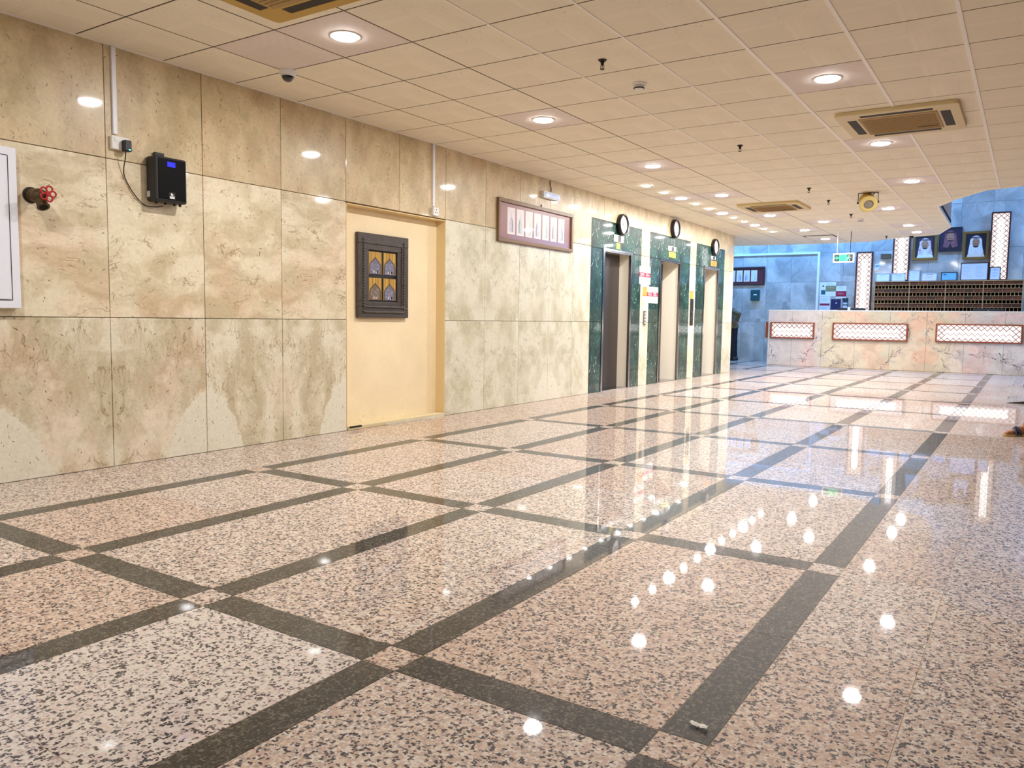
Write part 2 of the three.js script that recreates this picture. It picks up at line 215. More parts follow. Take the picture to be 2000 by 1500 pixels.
// ---------------------------------------------------------------- left wall with doorway and three lifts
const LIFTS = [{ g0: -9.96, o0: -10.35, o1: -11.3, g1: -11.67, d: 0.2 }, { g0: -12.0, o0: -12.44, o1: -13.335, g1: -13.81, d: 0.325 }, { g0: -14.12, o0: -14.56, o1: -15.38, g1: -15.72, d: 0.31 }];
const DOOR = [-5.21, -6.66, 2.07], LTOP = 2.07;
{
  const wall = thing('wall_left', 'cream marble clad wall with doorway and green marble lift surrounds', 'wall', [0, 0, 0], 0, null, 'structure');
  const core = (z0, z1, y0, y1, x0 = -0.5) => part(wall, 'wall_core', box(-0.02 - x0, y1 - y0, z0 - z1), M.core, [(x0 - 0.02) / 2, (y0 + y1) / 2, (z0 + z1) / 2]);
  core(4, DOOR[0], 0, 3); core(DOOR[0], DOOR[1], DOOR[2], 3); core(DOOR[1], LIFTS[0].o0, 0, 3); core(LIFTS[0].o1, LIFTS[1].o0, 0, 3); core(LIFTS[1].o1, LIFTS[2].o0, 0, 3); core(LIFTS[2].o1, ZEND, 0, 3);
  for (const l of LIFTS) core(l.o0, l.o1, LTOP, 3);
  const P = new Pieces(wall, 'marble_panel'), G = new Pieces(wall, 'green_marble_panel'), J = 0.005, geos = new Map();
  function panel(set, z0, z1, y0, y1, mat, uv = [0, 0, 1, 1]) {
    const w = z0 - z1 - J, h = y1 - y0 - J, key = [w.toFixed(3), h.toFixed(3), ...uv].join();
    if (!geos.has(key)) geos.set(key, slab(w, h, 0.02, uv, 0.0012));
    set.add(geos.get(key), mat, [0, (y0 + y1) / 2, (z0 + z1) / 2], TO_WALL_LEFT, quadCorners(0, 0, y0, y1, z0, z1));
  }
  const N = [0, 0, 1, 1], F = [1, 0, 0, 1], U = [0, 1, 1, 0], FU = [1, 1, 0, 0];
  const cols = []; for (let z = -5.21 + 0.737 * 13; z > -5.3; z -= 0.737) cols.push(z);
  for (let i = 0; i + 1 < cols.length; i++) {
    const a = Math.min(4, cols[i]), b = cols[i + 1], even = (cols.length - i) % 2;
    panel(P, a, b, 0, 1.02, M.lows[Math.floor((i + 1) / 2) % 3], even ? F : N); panel(P, a, b, 1.02, 2.08, M.mids[i % 3], even ? F : N); panel(P, a, b, 2.08, CH, M.tops[(i * 2) % 3], even ? [1, 0, 0, 0.7] : [0, 0.3, 1, 1]);
  }
  panel(P, -5.21, -5.93, 2.08, CH, M.tops[1], [0, 0.25, 1, 0.95]); panel(P, -5.93, -6.66, 2.08, CH, M.tops[2], [1, 0.25, 0, 0.95]);
  const right = [-6.66, -7.39, -8.11, -8.82, -9.45, -9.96];
  for (let i = 0; i < 5; i++) { const a = right[i], b = right[i + 1], u = (a - b) / 0.737; panel(P, a, b, 0, 1.02, i === 2 || i === 3 ? M.paleBlob : M.pales[i % 2], i === 3 ? [1, 0, 1 - u, 1] : i % 2 ? F : N); panel(P, a, b, 1.02, 2.08, M.pales[(i >> 1) % 2], i % 2 ? U : FU); panel(P, a, b, 2.08, CH, M.tops[i % 3], i % 2 ? [0, 0, u, 0.7] : [u, 0.2, 0, 0.9]); }
  const tops = [-9.96, -10.34, -10.82, -11.29, -11.67]; for (let i = 0; i < 4; i++) panel(P, tops[i], tops[i + 1], 2.475, CH, M.tops[i % 3], [0.1 * i, 0.2, 0.1 * i + 0.6, 0.55]);
  LIFTS.forEach((l, n) => {
    const gu = (a, b) => (a - b) / 0.5, o = n * 0.37;
    for (const [y0, y1] of [[0, 1.02], [1.02, LTOP]]) { panel(G, l.g0, l.o0, y0, y1, M.green, [o, y0 / 1.5, o + gu(l.g0, l.o0), y1 / 1.5]); panel(G, l.o1, l.g1, y0, y1, M.green, [o + 0.5, y0 / 1.5 + 0.2, o + 0.5 + gu(l.o1, l.g1), y1 / 1.5 + 0.2]); }
    panel(G, l.g0, l.g1, LTOP, 2.475, M.green, [o, 0.1, o + gu(l.g0, l.g1), 0.37]);
    const next = n < 2 ? LIFTS[n + 1].g0 : ZEND;
    panel(P, l.g1, next, 0, 1.02, M.pale, [0.2, 0, 0.7, 1]); panel(P, l.g1, next, 1.02, LTOP, M.pale, [0.5, 0, 0.9, 1]); panel(P, l.g1, next, LTOP, CH, M.tops[n], [0.3, 0, 0.8, 0.7]);
    if (n) for (let k = 0, q = (l.g0 - l.g1) / 4; k < 4; k++) panel(P, l.g0 - q * k, l.g0 - q * (k + 1), 2.475, CH, M.tops[k % 3], [0.15 * k, 0.3, 0.15 * k + 0.55, 0.65]);
  });
  P.finish(); G.finish();

  // the walled-up doorway
  const d = thing('door_1', 'walled-up doorway painted pale yellow with low worn step', 'doorway', [0, 0, (DOOR[0] + DOOR[1]) / 2], 0, null, 'structure'), W = DOOR[0] - DOOR[1];
  part(d, 'door_panel', slab(W, DOOR[2], 0.1), M.cream, [-0.116, DOOR[2] / 2, 0], TO_WALL_LEFT);
  for (const s of [-1, 1]) part(d, 'reveal', box(0.115, DOOR[2], 0.006), M.creamPlain, [-0.058, DOOR[2] / 2, s * (W / 2 - 0.004)]);
  part(d, 'lintel', box(0.115, 0.008, W), M.creamPlain, [-0.058, DOOR[2] - 0.004, 0]);
  const st = part(d, 'step', rbox(0.13, 0.035, W - 0.03, 0.006), std(0xd9c9a0, 0.7), [-0.05, 0.0175, 0]);
  part(d, 'step_edge', box(0.012, 0.02, W * 0.62), M.pale, [0.012, 0.0105, -W * 0.17]); part(d, 'broken_corner', box(0.02, 0.014, 0.16), M.hole, [0.008, 0.028, W / 2 - 0.1]); st.userData.label = 'worn pale step';

  // lifts
  LIFTS.forEach((l, n) => {
    const zc = (l.o0 + l.o1) / 2, w = l.o0 - l.o1, D = l.d;
    const e = thing('door_' + (n + 2), ['lift with dark grey doors in green marble surround, nearest the picture frame', 'middle lift of the three, green marble surround, between the two posters and black call panel', 'farthest lift, green marble surround, beside the wall corner'][n], 'lift', [0, 0, zc], 0, null, 'structure');
    for (const s of [-1, 1]) {
      part(e, 'jamb', slab(D, LTOP, 0.02, [0.1, 0, 0.5, 1]), M.jamb, [-D / 2, LTOP / 2, s * (w / 2 - 0.001)], [0, s < 0 ? 0 : Math.PI, 0]);
      part(e, 'chrome_trim', merge([box(0.035, LTOP, 0.02, -0.0075, LTOP / 2, s * (w / 2 - 0.02)), box(0.01, LTOP + 0.03, 0.025, 0.005, LTOP / 2 + 0.015, s * (w / 2 + 0.005))]), M.chrome);
      part(e, 'door_leaf', box(0.03, LTOP - 0.02, w / 2 - 0.004), M.steel, [-D - 0.015, LTOP / 2, s * w / 4]);
    }
    part(e, 'header', box(D, 0.02, w), M.pale, [-D / 2, LTOP - 0.01, 0]); part(e, 'chrome_header', merge([box(0.012, 0.03, w + 0.05, 0.006, LTOP, 0), box(0.05, 0.012, w, -0.025, LTOP - 0.026, 0)]), M.chrome);
    part(e, 'sill', box(D, 0.012, w), M.chrome, [-D / 2, 0.004, 0]); part(e, 'shaft_back', box(0.1, LTOP, w), M.core, [-D - 0.1, LTOP / 2, 0]);
  });
}

// ---------------------------------------------------------------- back wall of the reception and the other walls
{
  const wall = thing('wall_back', 'grey veined marble wall behind the reception in blue light', 'wall', [0, 0, 0], 0, null, 'structure');
  part(wall, 'wall_core', box(14.6, 5.2, 0.3), M.core, [2, 2.6, ZB - 0.17]);
  const P = new Pieces(wall, 'marble_panel'), r = rng(8), rows = [0, 1.05, 2.1, 2.85, 3.9, UPPER];
  for (let x = -5.253; x < 9; x += 0.64) rows.slice(0, -1).forEach((y, j) => { const x0 = Math.max(-5, x), x1 = Math.min(9, x + 0.64), h = rows[j + 1] - y, u = r(), v = r(); P.add(slab(x1 - x0 - 0.004, h - 0.004, 0.02, [u, v, u + (x1 - x0) / 2.2, v + h / 2.2], 0.001), M.greyStone, [(x0 + x1) / 2, y + h / 2, ZB], [0, 0, 0], quadCorners(x0, x1, y, y + h, ZB, ZB)); });
  P.finish();
  const side = (name, label, w, h, t, x, y, z, m = M.pale) => tag(part(scene, numbered(name), box(w, h, t), m, [x, y, z]), label, 'wall', null, 'structure');
  side('wall_corridor', 'cream stone wall turning into the side passage behind the lifts', 4.5, 3, 0.3, -2.75, 1.5, ZEND + 0.15);
  side('wall_passage', 'cream stone wall closing the side passage', 0.3, 5.2, 5.6, -5.15, 2.6, -18.9);
  side('wall_right', 'dark reddish brown panelled wall to the right of the hall', 0.3, 5.2, 26, 9.15, 2.6, -8.8, std(0x6e4a38, 0.5));
  side('wall_rear', 'cream stone wall behind the camera', 10, 5.2, 0.3, 4.5, 2.6, 4.15);
  // corner facing of the left wall's end
  part(wall, 'end_panel', slab(0.5, CH, 0.02, [0, 0, 0.6, 1]), M.pale, [-0.25, CH / 2, ZEND - 0.001], [0, Math.PI, 0]);
}

// ---------------------------------------------------------------- suspended ceiling with its curved edge, and the high ceiling over the reception
const EDGE = [[-5, -18.45], [-0.72, -18.52], [1.13, -18.75], [2.2, -18.72], [2.67, -18.24], [3.12, -18.0], [3.6, -17.72], [3.9, -16.48], [3.95, -13.56], [4.2, -12.94], [4.62, -12.2], [5.04, -12.02], [6, -11.9], [9, -11.85]];
const GX = (i) => -0.0234 + 0.6 * i, GZ = (j) => -3.423 - 0.609 * j, cellX = (i) => GX(i) + 0.3, cellZ = (j) => GZ(j) - 0.3045;   // ceiling grid: tile i, j
const BIG = [[2, -8], [2, -4], [2, 0], [2, 4], [2, 8], [2, 12], [2, 16], [2, 20], [2, 23], [1, 12], [1, 15], [1, 18], [6, 0], [6, 4], [6, 8], [6, 12], [5, 16], [5, 20], [5, 22], [3, 18]];
const SMALL = [10, 11, 13, 14, 16, 17, 19, 20];
const WHITE_TILES = new Set(['1,0', ...BIG.map((b) => b.join())]);
{
  const ceil = thing('ceiling', 'suspended ceiling of square cream fibre tiles with curved far edge', 'ceiling', [0, 0, 0], 0, null, 'structure');
  const poly = [...EDGE, [9, 4], [0, 4], [0, ZEND], [-5, ZEND]];
  const clip = (pts, ax, v, keepLess) => { const out = []; for (let i = 0; i < pts.length; i++) { const a = pts[i], b = pts[(i + 1) % pts.length], ia = keepLess ? a[ax] <= v : a[ax] >= v, ib = keepLess ? b[ax] <= v : b[ax] >= v; if (ia) out.push(a); if (ia !== ib) { const t = (v - a[ax]) / (b[ax] - a[ax]); out.push([mix(a[0], b[0], t), mix(a[1], b[1], t)]); } } return out; };
  const P = new Pieces(ceil, 'ceiling_tile', 295), g0 = 0.006, full = slab(0.6 - 2 * g0, 0.609 - 2 * g0, 0.015, [0, 0, 1, 1], 0.003), fullB = slab(0.6 - 2 * g0, 0.609 - 2 * g0, 0.015, [1, 1, 0, 0], 0.003), r = rng(9);
  for (let i = -9; i < 16; i++) for (let j = -13; j < 26; j++) {
    const x0 = GX(i) + g0, x1 = GX(i + 1) - g0, z0 = GZ(j) - g0, z1 = GZ(j + 1) + g0;
    let q = clip(clip(clip(clip(poly, 0, x0, false), 0, x1, true), 1, z1, false), 1, z0, true); if (q.length < 3) continue;
    let area = 0; q.forEach((a, k) => { const b = q[(k + 1) % q.length]; area += a[0] * b[1] - b[0] * a[1]; }); area = Math.abs(area) / 2; if (area < 0.004) continue;
    const mat = WHITE_TILES.has(i + ',' + j) ? M.gypsum : M.fibre, corners = q.map((a) => [a[0], CH, a[1]]), dy = (r() - 0.5) * 0.003;
    if (area > 0.352) P.add(r() < 0.5 ? full : fullB, mat, [(x0 + x1) / 2, CH + dy, (z0 + z1) / 2], TO_CEILING, corners);
    else { const cx = (x0 + x1) / 2, cz = (z0 + z1) / 2, s = new THREE.Shape(q.map((a) => new THREE.Vector2(a[0] - cx, a[1] - cz))), g = new THREE.ExtrudeGeometry(s, { depth: 0.015, bevelEnabled: false }).translate(0, 0, -0.015); P.add(g, mat, [cx, CH, cz], TO_CEILING, corners); }
  }
  P.finish();
  const pl = new THREE.Shape(poly.map((a) => new THREE.Vector2(a[0], a[1]))); part(ceil, 'ceiling_backing', new THREE.ExtrudeGeometry(pl, { depth: 0.05, bevelEnabled: false }), M.plenum, [0, CH + 0.12, 0], TO_CEILING);
  // the exposed white runners of the grid
  for (const i of [4, 5, 6, 7, 8, 9, 10]) { let zEnd = -11.9; const x = GX(i); for (let k = 0; k + 1 < EDGE.length; k++) { const [a, b] = [EDGE[k], EDGE[k + 1]]; if (a[0] <= x && x < b[0]) zEnd = mix(a[1], b[1], (x - a[0]) / (b[0] - a[0])); } part(ceil, 'grid_runner', box(i >= 6 ? 0.024 : 0.013, 0.006, 4 - zEnd), M.tbar, [x, CH - 0.001, (4 + zEnd) / 2]); }
  // dark recessed joints between the tiles
  for (let j = -12; j < 26; j++) { const z = GZ(j), ends = z > ZEND ? [0, 9] : [-5, 9]; let x1 = 9; for (let k = 0; k + 1 < EDGE.length; k++) { const [a, b] = [EDGE[k], EDGE[k + 1]]; if ((a[1] - z) * (b[1] - z) <= 0 && a[1] !== b[1]) { x1 = mix(a[0], b[0], (z - a[1]) / (b[1] - a[1])); break; } } if (z < -18.4) continue; part(ceil, 'grid_joint', box(x1 - ends[0] - 0.03, 0.012, 0.011), M.joint, [(x1 + ends[0]) / 2, CH + 0.0075, z]); }
  for (let i = 1; i < 5; i++) { const zEnd = -18.4; part(ceil, 'grid_joint', box(0.011, 0.012, 4 - zEnd), M.joint, [GX(i), CH + 0.0078, (4 + zEnd) / 2]); }
  part(ceil, 'wall_angle', box(0.02, 0.004, 4 - ZEND), M.tbar, [0.011, CH - 0.002, (4 + ZEND) / 2]);
  const rim = thing('trim_1', 'white edge strip and upstand along the curved ceiling edge', 'trim', [0, 0, 0], 0, null, 'structure');
  for (let k = 0; k + 1 < EDGE.length; k++) {
    const [a, b] = [EDGE[k], EDGE[k + 1]], L = Math.hypot(b[0] - a[0], b[1] - a[1]), m = [(a[0] + b[0]) / 2, (a[1] + b[1]) / 2], turn = -Math.atan2(b[1] - a[1], b[0] - a[0]), off = [-(b[1] - a[1]) / L, (b[0] - a[0]) / L];
    part(rim, 'edge_strip', box(L + 0.01, 0.05, 0.02), M.tbar, [m[0], CH + 0.017, m[1]], [0, turn, 0]);
    part(rim, 'upstand', box(L + 0.04, UPPER - CH - 0.03, 0.06), M.plaster, [m[0] + off[0] * 0.04, (UPPER + CH) / 2 + 0.03, m[1] + off[1] * 0.04], [0, turn, 0]);
  }
  tag(part(scene, 'ceiling_upper', box(14.6, 0.2, 10.4), M.plaster, [2, UPPER + 0.1, -16.7]), 'high white ceiling above the reception', 'ceiling', null, 'structure');
}
// ---------------------------------------------------------------- ceiling lamps
const ORD = ['first', 'second', 'third', 'fourth', 'fifth', 'sixth', 'seventh', 'eighth', 'ninth'];
function areaLamp(parent, w, h, color, level, pos, look) { const l = new THREE.RectAreaLight(color, level, w, h); l.position.set(...pos); l.lookAt(new THREE.Vector3(pos[0] + look[0], pos[1] + look[1], pos[2] + look[2])); l.castShadow = true; l.name = 'lamp_light'; parent.add(l); l.lookAt(l.getWorldPosition(new THREE.Vector3()).add(new THREE.Vector3(...look))); return l; }
const lampGlow = glow(LAMP_COLOR, 40, 'lamp_glow'), ringGeo = (r) => new THREE.LatheGeometry([[r * 0.98, 0], [r * 1.16, 0], [r * 1.18, -0.002], [r * 1.14, -0.005], [r * 1.02, -0.005], [r * 0.98, -0.002]].map((p) => new THREE.Vector2(...p)), 40);
function downlight(x, z, r, level, label, name, group) {
  const o = thing(name, label, 'ceiling light', [x, CH, z], 0, group);
  part(o, 'trim_ring', ringGeo(r), M.white); part(o, 'lamp_lens', new THREE.LatheGeometry([[0, -0.014], [r * 0.6, -0.0138], [r * 0.93, -0.012], [r, -0.006], [r, 0]].map((p) => new THREE.Vector2(...p)), 36), lampGlow);
  areaLamp(o, r * 1.35, r * 1.35, LAMP_COLOR, level, [0, -0.0155, 0], [0, -1, 0]);
}
{
  const wallRow = BIG.filter((b) => b[0] === 2).map((b) => b[1]), frontRow = BIG.filter((b) => b[0] === 6).map((b) => b[1]);
  for (const [i, j] of BIG) {
    let label;
    if (i === 2) label = j < 0 ? `round ceiling downlight of the left row, out of view, ${ORD[wallRow.indexOf(j)]} from the rear wall` : j === 0 ? 'nearest large round downlight, in white ceiling tile beside yellowed air vent' : `large round downlight in the left row, ${ORD[wallRow.indexOf(j) - 2]} from the dome camera`;
    else if (i === 6) label = j < 4 ? 'round ceiling downlight of the right row, just above the top of the picture' : ['large round downlight in white tile in front of the big ceiling air unit', 'large round downlight touching the far side of the big ceiling air unit', 'large round downlight between big air unit and yellow ceiling speaker'][(j - 4) / 4];
    else if (i === 1) label = `large round downlight among the small spots before the lifts, ${ORD[(j - 12) / 3]} from the clock end`;
    else if (i === 5) label = j === 16 ? 'large round downlight just behind the yellow ceiling speaker' : `large round downlight near the curved ceiling edge, ${j === 20 ? 'nearer' : 'farther'} of the two`;
    else label = 'large round downlight standing alone between far air unit and exit sign';
    downlight(cellX(i) + 0.005, cellZ(j), 0.083, LAMP_LEVEL, label, 'ceiling_downlight', 'large round downlights');
  }
  SMALL.forEach((j, n) => downlight(cellX(1), cellZ(j), 0.048, SPOT_LEVEL, `small round spot in the row before the lifts, ${ORD[n]} from the picture frame`, 'ceiling_spotlight', 'small spots before the lifts'));
  const grp = 'blue tubes above the reception';
  [-3.4, -0.8, 1.75, 7.3].forEach((x, n) => { const o = thing('cove_tube', `blue fluorescent tube on the high ceiling over the reception, ${ORD[n]} from the left`, 'ceiling light', [x, UPPER, -20.45], 0, grp); part(o, 'housing', box(2.3, 0.05, 0.12, 0, -0.025, 0), M.white); part(o, 'tube', new THREE.CylinderGeometry(0.025, 0.025, 2.2, 12).rotateZ(Math.PI / 2).translate(0, -0.07, 0), glow(COVE_COLOR, 6, 'tube_glow')); areaLamp(o, 2.2, 0.05, COVE_COLOR, COVE_LEVEL * (n === 3 ? 6.5 : 3), [0, -0.1, 0], [0, -1, -0.25]); });
}

// ---------------------------------------------------------------- ceiling fittings
function airUnit(x0, x1, z0, z1, body, label) {       // z0 nearer
  const w = x1 - x0, d = z0 - z1, o = thing('air_conditioner', label, 'air conditioner', [(x0 + x1) / 2, CH, (z0 + z1) / 2]);
  const s = new THREE.Shape(); const rr = (t, a, b, r, H) => { H.moveTo(-a + r, -b); H.lineTo(a - r, -b); H.quadraticCurveTo(a, -b, a, -b + r); H.lineTo(a, b - r); H.quadraticCurveTo(a, b, a - r, b); H.lineTo(-a + r, b); H.quadraticCurveTo(-a, b, -a, b - r); H.lineTo(-a, -b + r); H.quadraticCurveTo(-a, -b, -a + r, -b); };
  rr(s, w / 2, d / 2, 0.04, s);
  const sw = 0.078, hole = (cx, cy, a, b) => { const h = new THREE.Path(); h.moveTo(cx - a, cy - b); h.lineTo(cx + a, cy - b); h.lineTo(cx + a, cy + b); h.lineTo(cx - a, cy + b); h.closePath(); s.holes.push(h); };
  const slots = [[0, d / 2 - 0.105, w * 0.3, sw / 2], [0, -d / 2 + 0.105, w * 0.3, sw / 2], [w / 2 - 0.105, 0, sw / 2, d * 0.3], [-w / 2 + 0.105, 0, sw / 2, d * 0.3]]; slots.forEach((q) => hole(...q));
  part(o, 'fascia', new THREE.ExtrudeGeometry(s, { depth: 0.022, bevelEnabled: true, bevelSize: 0.004, bevelThickness: 0.006, bevelSegments: 2, curveSegments: 8 }), body, [0, -0.006, 0], TO_CEILING);
  part(o, 'inner_tray', box(w - 0.02, 0.004, d - 0.02), M.dark, [0, -0.003, 0]);
  slots.forEach(([cx, cz, a, b]) => part(o, 'louvre', box(2 * a - 0.004, 0.016, 2 * b - 0.004), M.dark, [cx, -0.0245, cz]));
  const gr = part(o, 'return_grille', rbox(w - 0.32, 0.012, d - 0.34, 0.004), M.grille, [0, -0.034, 0]);
  part(gr, 'grille_bars', merge(Array.from({ length: 16 }, (_, k) => box(w - 0.36, 0.004, 0.006, 0, -0.007, (k - 7.5) * (d - 0.4) / 16))), M.grille); part(o, 'badge', box(0.16, 0.004, 0.02), M.dark, [w * 0.2, -0.043, -d * 0.18]);
}
airUnit(1.36, 2.3, -2.36, -3.3, M.ivoryDeep, 'yellowed ceiling cassette air conditioner cut off by the top of the picture');
airUnit(3.72, 4.64, -7.21, -8.18, std(0xd9c796, 0.5), 'large cream ceiling cassette air conditioner with wide dark slot');
airUnit(1.38, 2.28, -12.0, -12.86, std(0xd8c284, 0.5), 'small far ceiling cassette air conditioner between rows of downlights');
{
  const h = thing('ceiling_hatch', 'slightly open dark-edged ceiling access hatch near the exit sign', 'hatch', [1.5, CH, -17.16]);
  part(h, 'hatch_panel', slab(0.54, 0.36, 0.012), M.fibre, [0, -0.014, 0], [Math.PI / 2 - 0.05, 0, 0]); part(h, 'hatch_frame', merge([box(0.58, 0.012, 0.02, 0, -0.004, 0.19), box(0.58, 0.012, 0.02, 0, -0.004, -0.19), box(0.02, 0.012, 0.36, -0.28, -0.004, 0), box(0.02, 0.012, 0.36, 0.28, -0.004, 0)]), M.dark);
  const lathe = (pts, n = 24) => new THREE.LatheGeometry(pts.map((p) => new THREE.Vector2(...p)), n);
  const names = ['nearest', 'second', 'third', 'fourth', 'fifth', 'farthest'];
  [-4.969, -8.027, -10.983, -12.193, -13.901, -17.678].forEach((z, n) => {
    const o = thing('fire_sprinkler', `${names[n]} of the small dark fire sprinklers in the ceiling's middle row`, 'sprinkler', [2.668, CH, z], 0, 'ceiling sprinklers'); o.scale.setScalar(0.74);
    part(o, 'escutcheon', lathe([[0, -0.016], [0.03, -0.014], [0.042, 0]]), M.darkSteel); part(o, 'body', lathe([[0, -0.05], [0.014, -0.05], [0.016, -0.03], [0.02, -0.014], [0, -0.014]], 14), M.darkSteel);
    for (const s of [-1, 1]) part(o, 'frame_arm', tube([[s * 0.012, -0.048, 0], [s * 0.018, -0.065, 0], [s * 0.006, -0.082, 0]], 0.003, 8, 6), M.brass);
    part(o, 'deflector', cyl(0.022, 0.022, 0.003, 20, 0, -0.084, 0), M.darkSteel); part(o, 'bulb', cyl(0.003, 0.003, 0.03, 8, 0, -0.066, 0), M.red);
  });
  [[2.659, -5.592, 'white round smoke detector beside the nearest sprinkler'], [2.69, -14.641, 'distant white smoke detector below the yellow ceiling speaker']].forEach(([x, z, l]) => { const o = thing('smoke_detector', l, 'smoke detector', [x, CH, z]); part(o, 'base', lathe([[0, -0.018], [0.05, -0.018], [0.058, -0.006], [0.058, 0]], 32), M.white); part(o, 'chamber', lathe([[0, -0.052], [0.022, -0.05], [0.036, -0.04], [0.04, -0.028], [0.04, -0.018], [0, -0.018]], 32), M.white); part(o, 'vent_ring', lathe([[0.0365, -0.0415], [0.041, -0.0395], [0.041, -0.033], [0.036, -0.033]], 32), M.darkSteel); });
  const c = thing('dome_camera', 'small white dome security camera under the ceiling by left wall', 'camera', [0.6, CH, -4.03]); part(c, 'base', lathe([[0, -0.034], [0.05, -0.034], [0.058, -0.026], [0.062, 0]], 36), M.white); part(c, 'dome', new THREE.SphereGeometry(0.044, 28, 14, 0, 6.284, Math.PI / 2, Math.PI / 2).translate(0, -0.036, 0), M.gloss); part(c, 'dome_ring', lathe([[0.044, -0.036], [0.05, -0.042], [0.052, -0.034]], 36), M.white);
  // yellow hanging speaker turned towards the entrance
  const sp = thing('ceiling_speaker', 'round yellow speaker hanging in a bracket under the ceiling', 'speaker', [3.27, CH, -11.75]); const body = new THREE.Group(); body.name = 'speaker_body'; body.position.set(0, -0.13, 0.02); body.rotation.set(0.56, 0.3, 0); sp.add(body);
  part(body, 'housing', lathe([[0, -0.12], [0.075, -0.12], [0.098, -0.09], [0.105, 0.02], [0.1, 0.05]], 40).rotateX(Math.PI / 2), M.ivoryDeep); part(body, 'flange', lathe([[0.062, 0.075], [0.068, 0.085], [0.11, 0.075], [0.118, 0.06], [0.11, 0.045], [0.062, 0.05]], 40).rotateX(Math.PI / 2), M.ivory); part(body, 'speaker_grille', lathe([[0, 0.066], [0.066, 0.062]], 32).rotateX(Math.PI / 2), std(0x8f8478, 0.5));
  part(sp, 'bracket', merge([box(0.006, 0.14, 0.02, -0.125, -0.07, 0), box(0.006, 0.14, 0.02, 0.125, -0.07, 0), box(0.256, 0.006, 0.03, 0, -0.003, 0)]), M.darkSteel); part(sp, 'cable', tube([[0.07, 0, -0.06], [0.03, -0.03, -0.07], [-0.02, -0.035, -0.08]], 0.006, 16, 6), M.black); for (const s of [-1, 1]) part(sp, 'knob', new THREE.CylinderGeometry(0.014, 0.014, 0.02, 16).rotateZ(Math.PI / 2).translate(s * 0.128, -0.13, 0.0), M.dark);
  // exit sign
  const ex = thing('exit_sign', 'green lit exit sign hanging on two rods before the reception', 'sign', [2.097, 0, -16.5]);
  const [ec, eg] = canvasOf(256, 112); eg.fillStyle = '#03180f'; eg.fillRect(0, 0, 256, 112); eg.fillStyle = '#18f0a4'; eg.beginPath(); eg.moveTo(70, 0); eg.lineTo(176, 0); eg.lineTo(196, 112); eg.lineTo(70, 112); eg.fill(); eg.beginPath(); eg.moveTo(6, 56); eg.lineTo(40, 22); eg.lineTo(40, 42); eg.lineTo(74, 42); eg.lineTo(74, 70); eg.lineTo(40, 70); eg.lineTo(40, 90); eg.fill(); eg.fillStyle = '#d8fff0'; eg.beginPath(); eg.arc(206, 24, 10, 0, 7); eg.fill(); eg.strokeStyle = '#9dffdc'; eg.lineWidth = 11; eg.lineCap = 'round'; for (const l of [[204, 40, 196, 66], [196, 66, 214, 78, 212, 100], [196, 66, 178, 84, 160, 86], [204, 42, 184, 50, 178, 62], [204, 44, 222, 54, 232, 46]]) { eg.beginPath(); eg.moveTo(l[0], l[1]); for (let k = 2; k < l.length; k += 2) eg.lineTo(l[k], l[k + 1]); eg.stroke(); }
  const em = new THREE.MeshStandardMaterial({ color: 0x0a2018, emissive: 0xffffff, emissiveMap: tex(ec), emissiveIntensity: 0.8, roughness: 0.3 }); em.name = 'sign_glow';
  part(ex, 'casing', rbox(0.385, 0.188, 0.05, 0.012, 0, 2.313, 0), M.whiteCool); part(ex, 'sign_face', slab(0.335, 0.132, 0.004), em, [0, 2.313, 0.029]);
  for (const x of [-0.125, 0.115]) part(ex, 'hanging_rod', cyl(0.006, 0.006, CH - 2.4, 8, x, (CH + 2.4) / 2, 0), x < 0 ? M.whiteCool : M.darkSteel);
  areaLamp(ex, 0.3, 0.1, new THREE.Color().setRGB(0.05, 1, 0.5), 0.4, [0, 2.313, 0.0255], [0, 0, 1]);
}

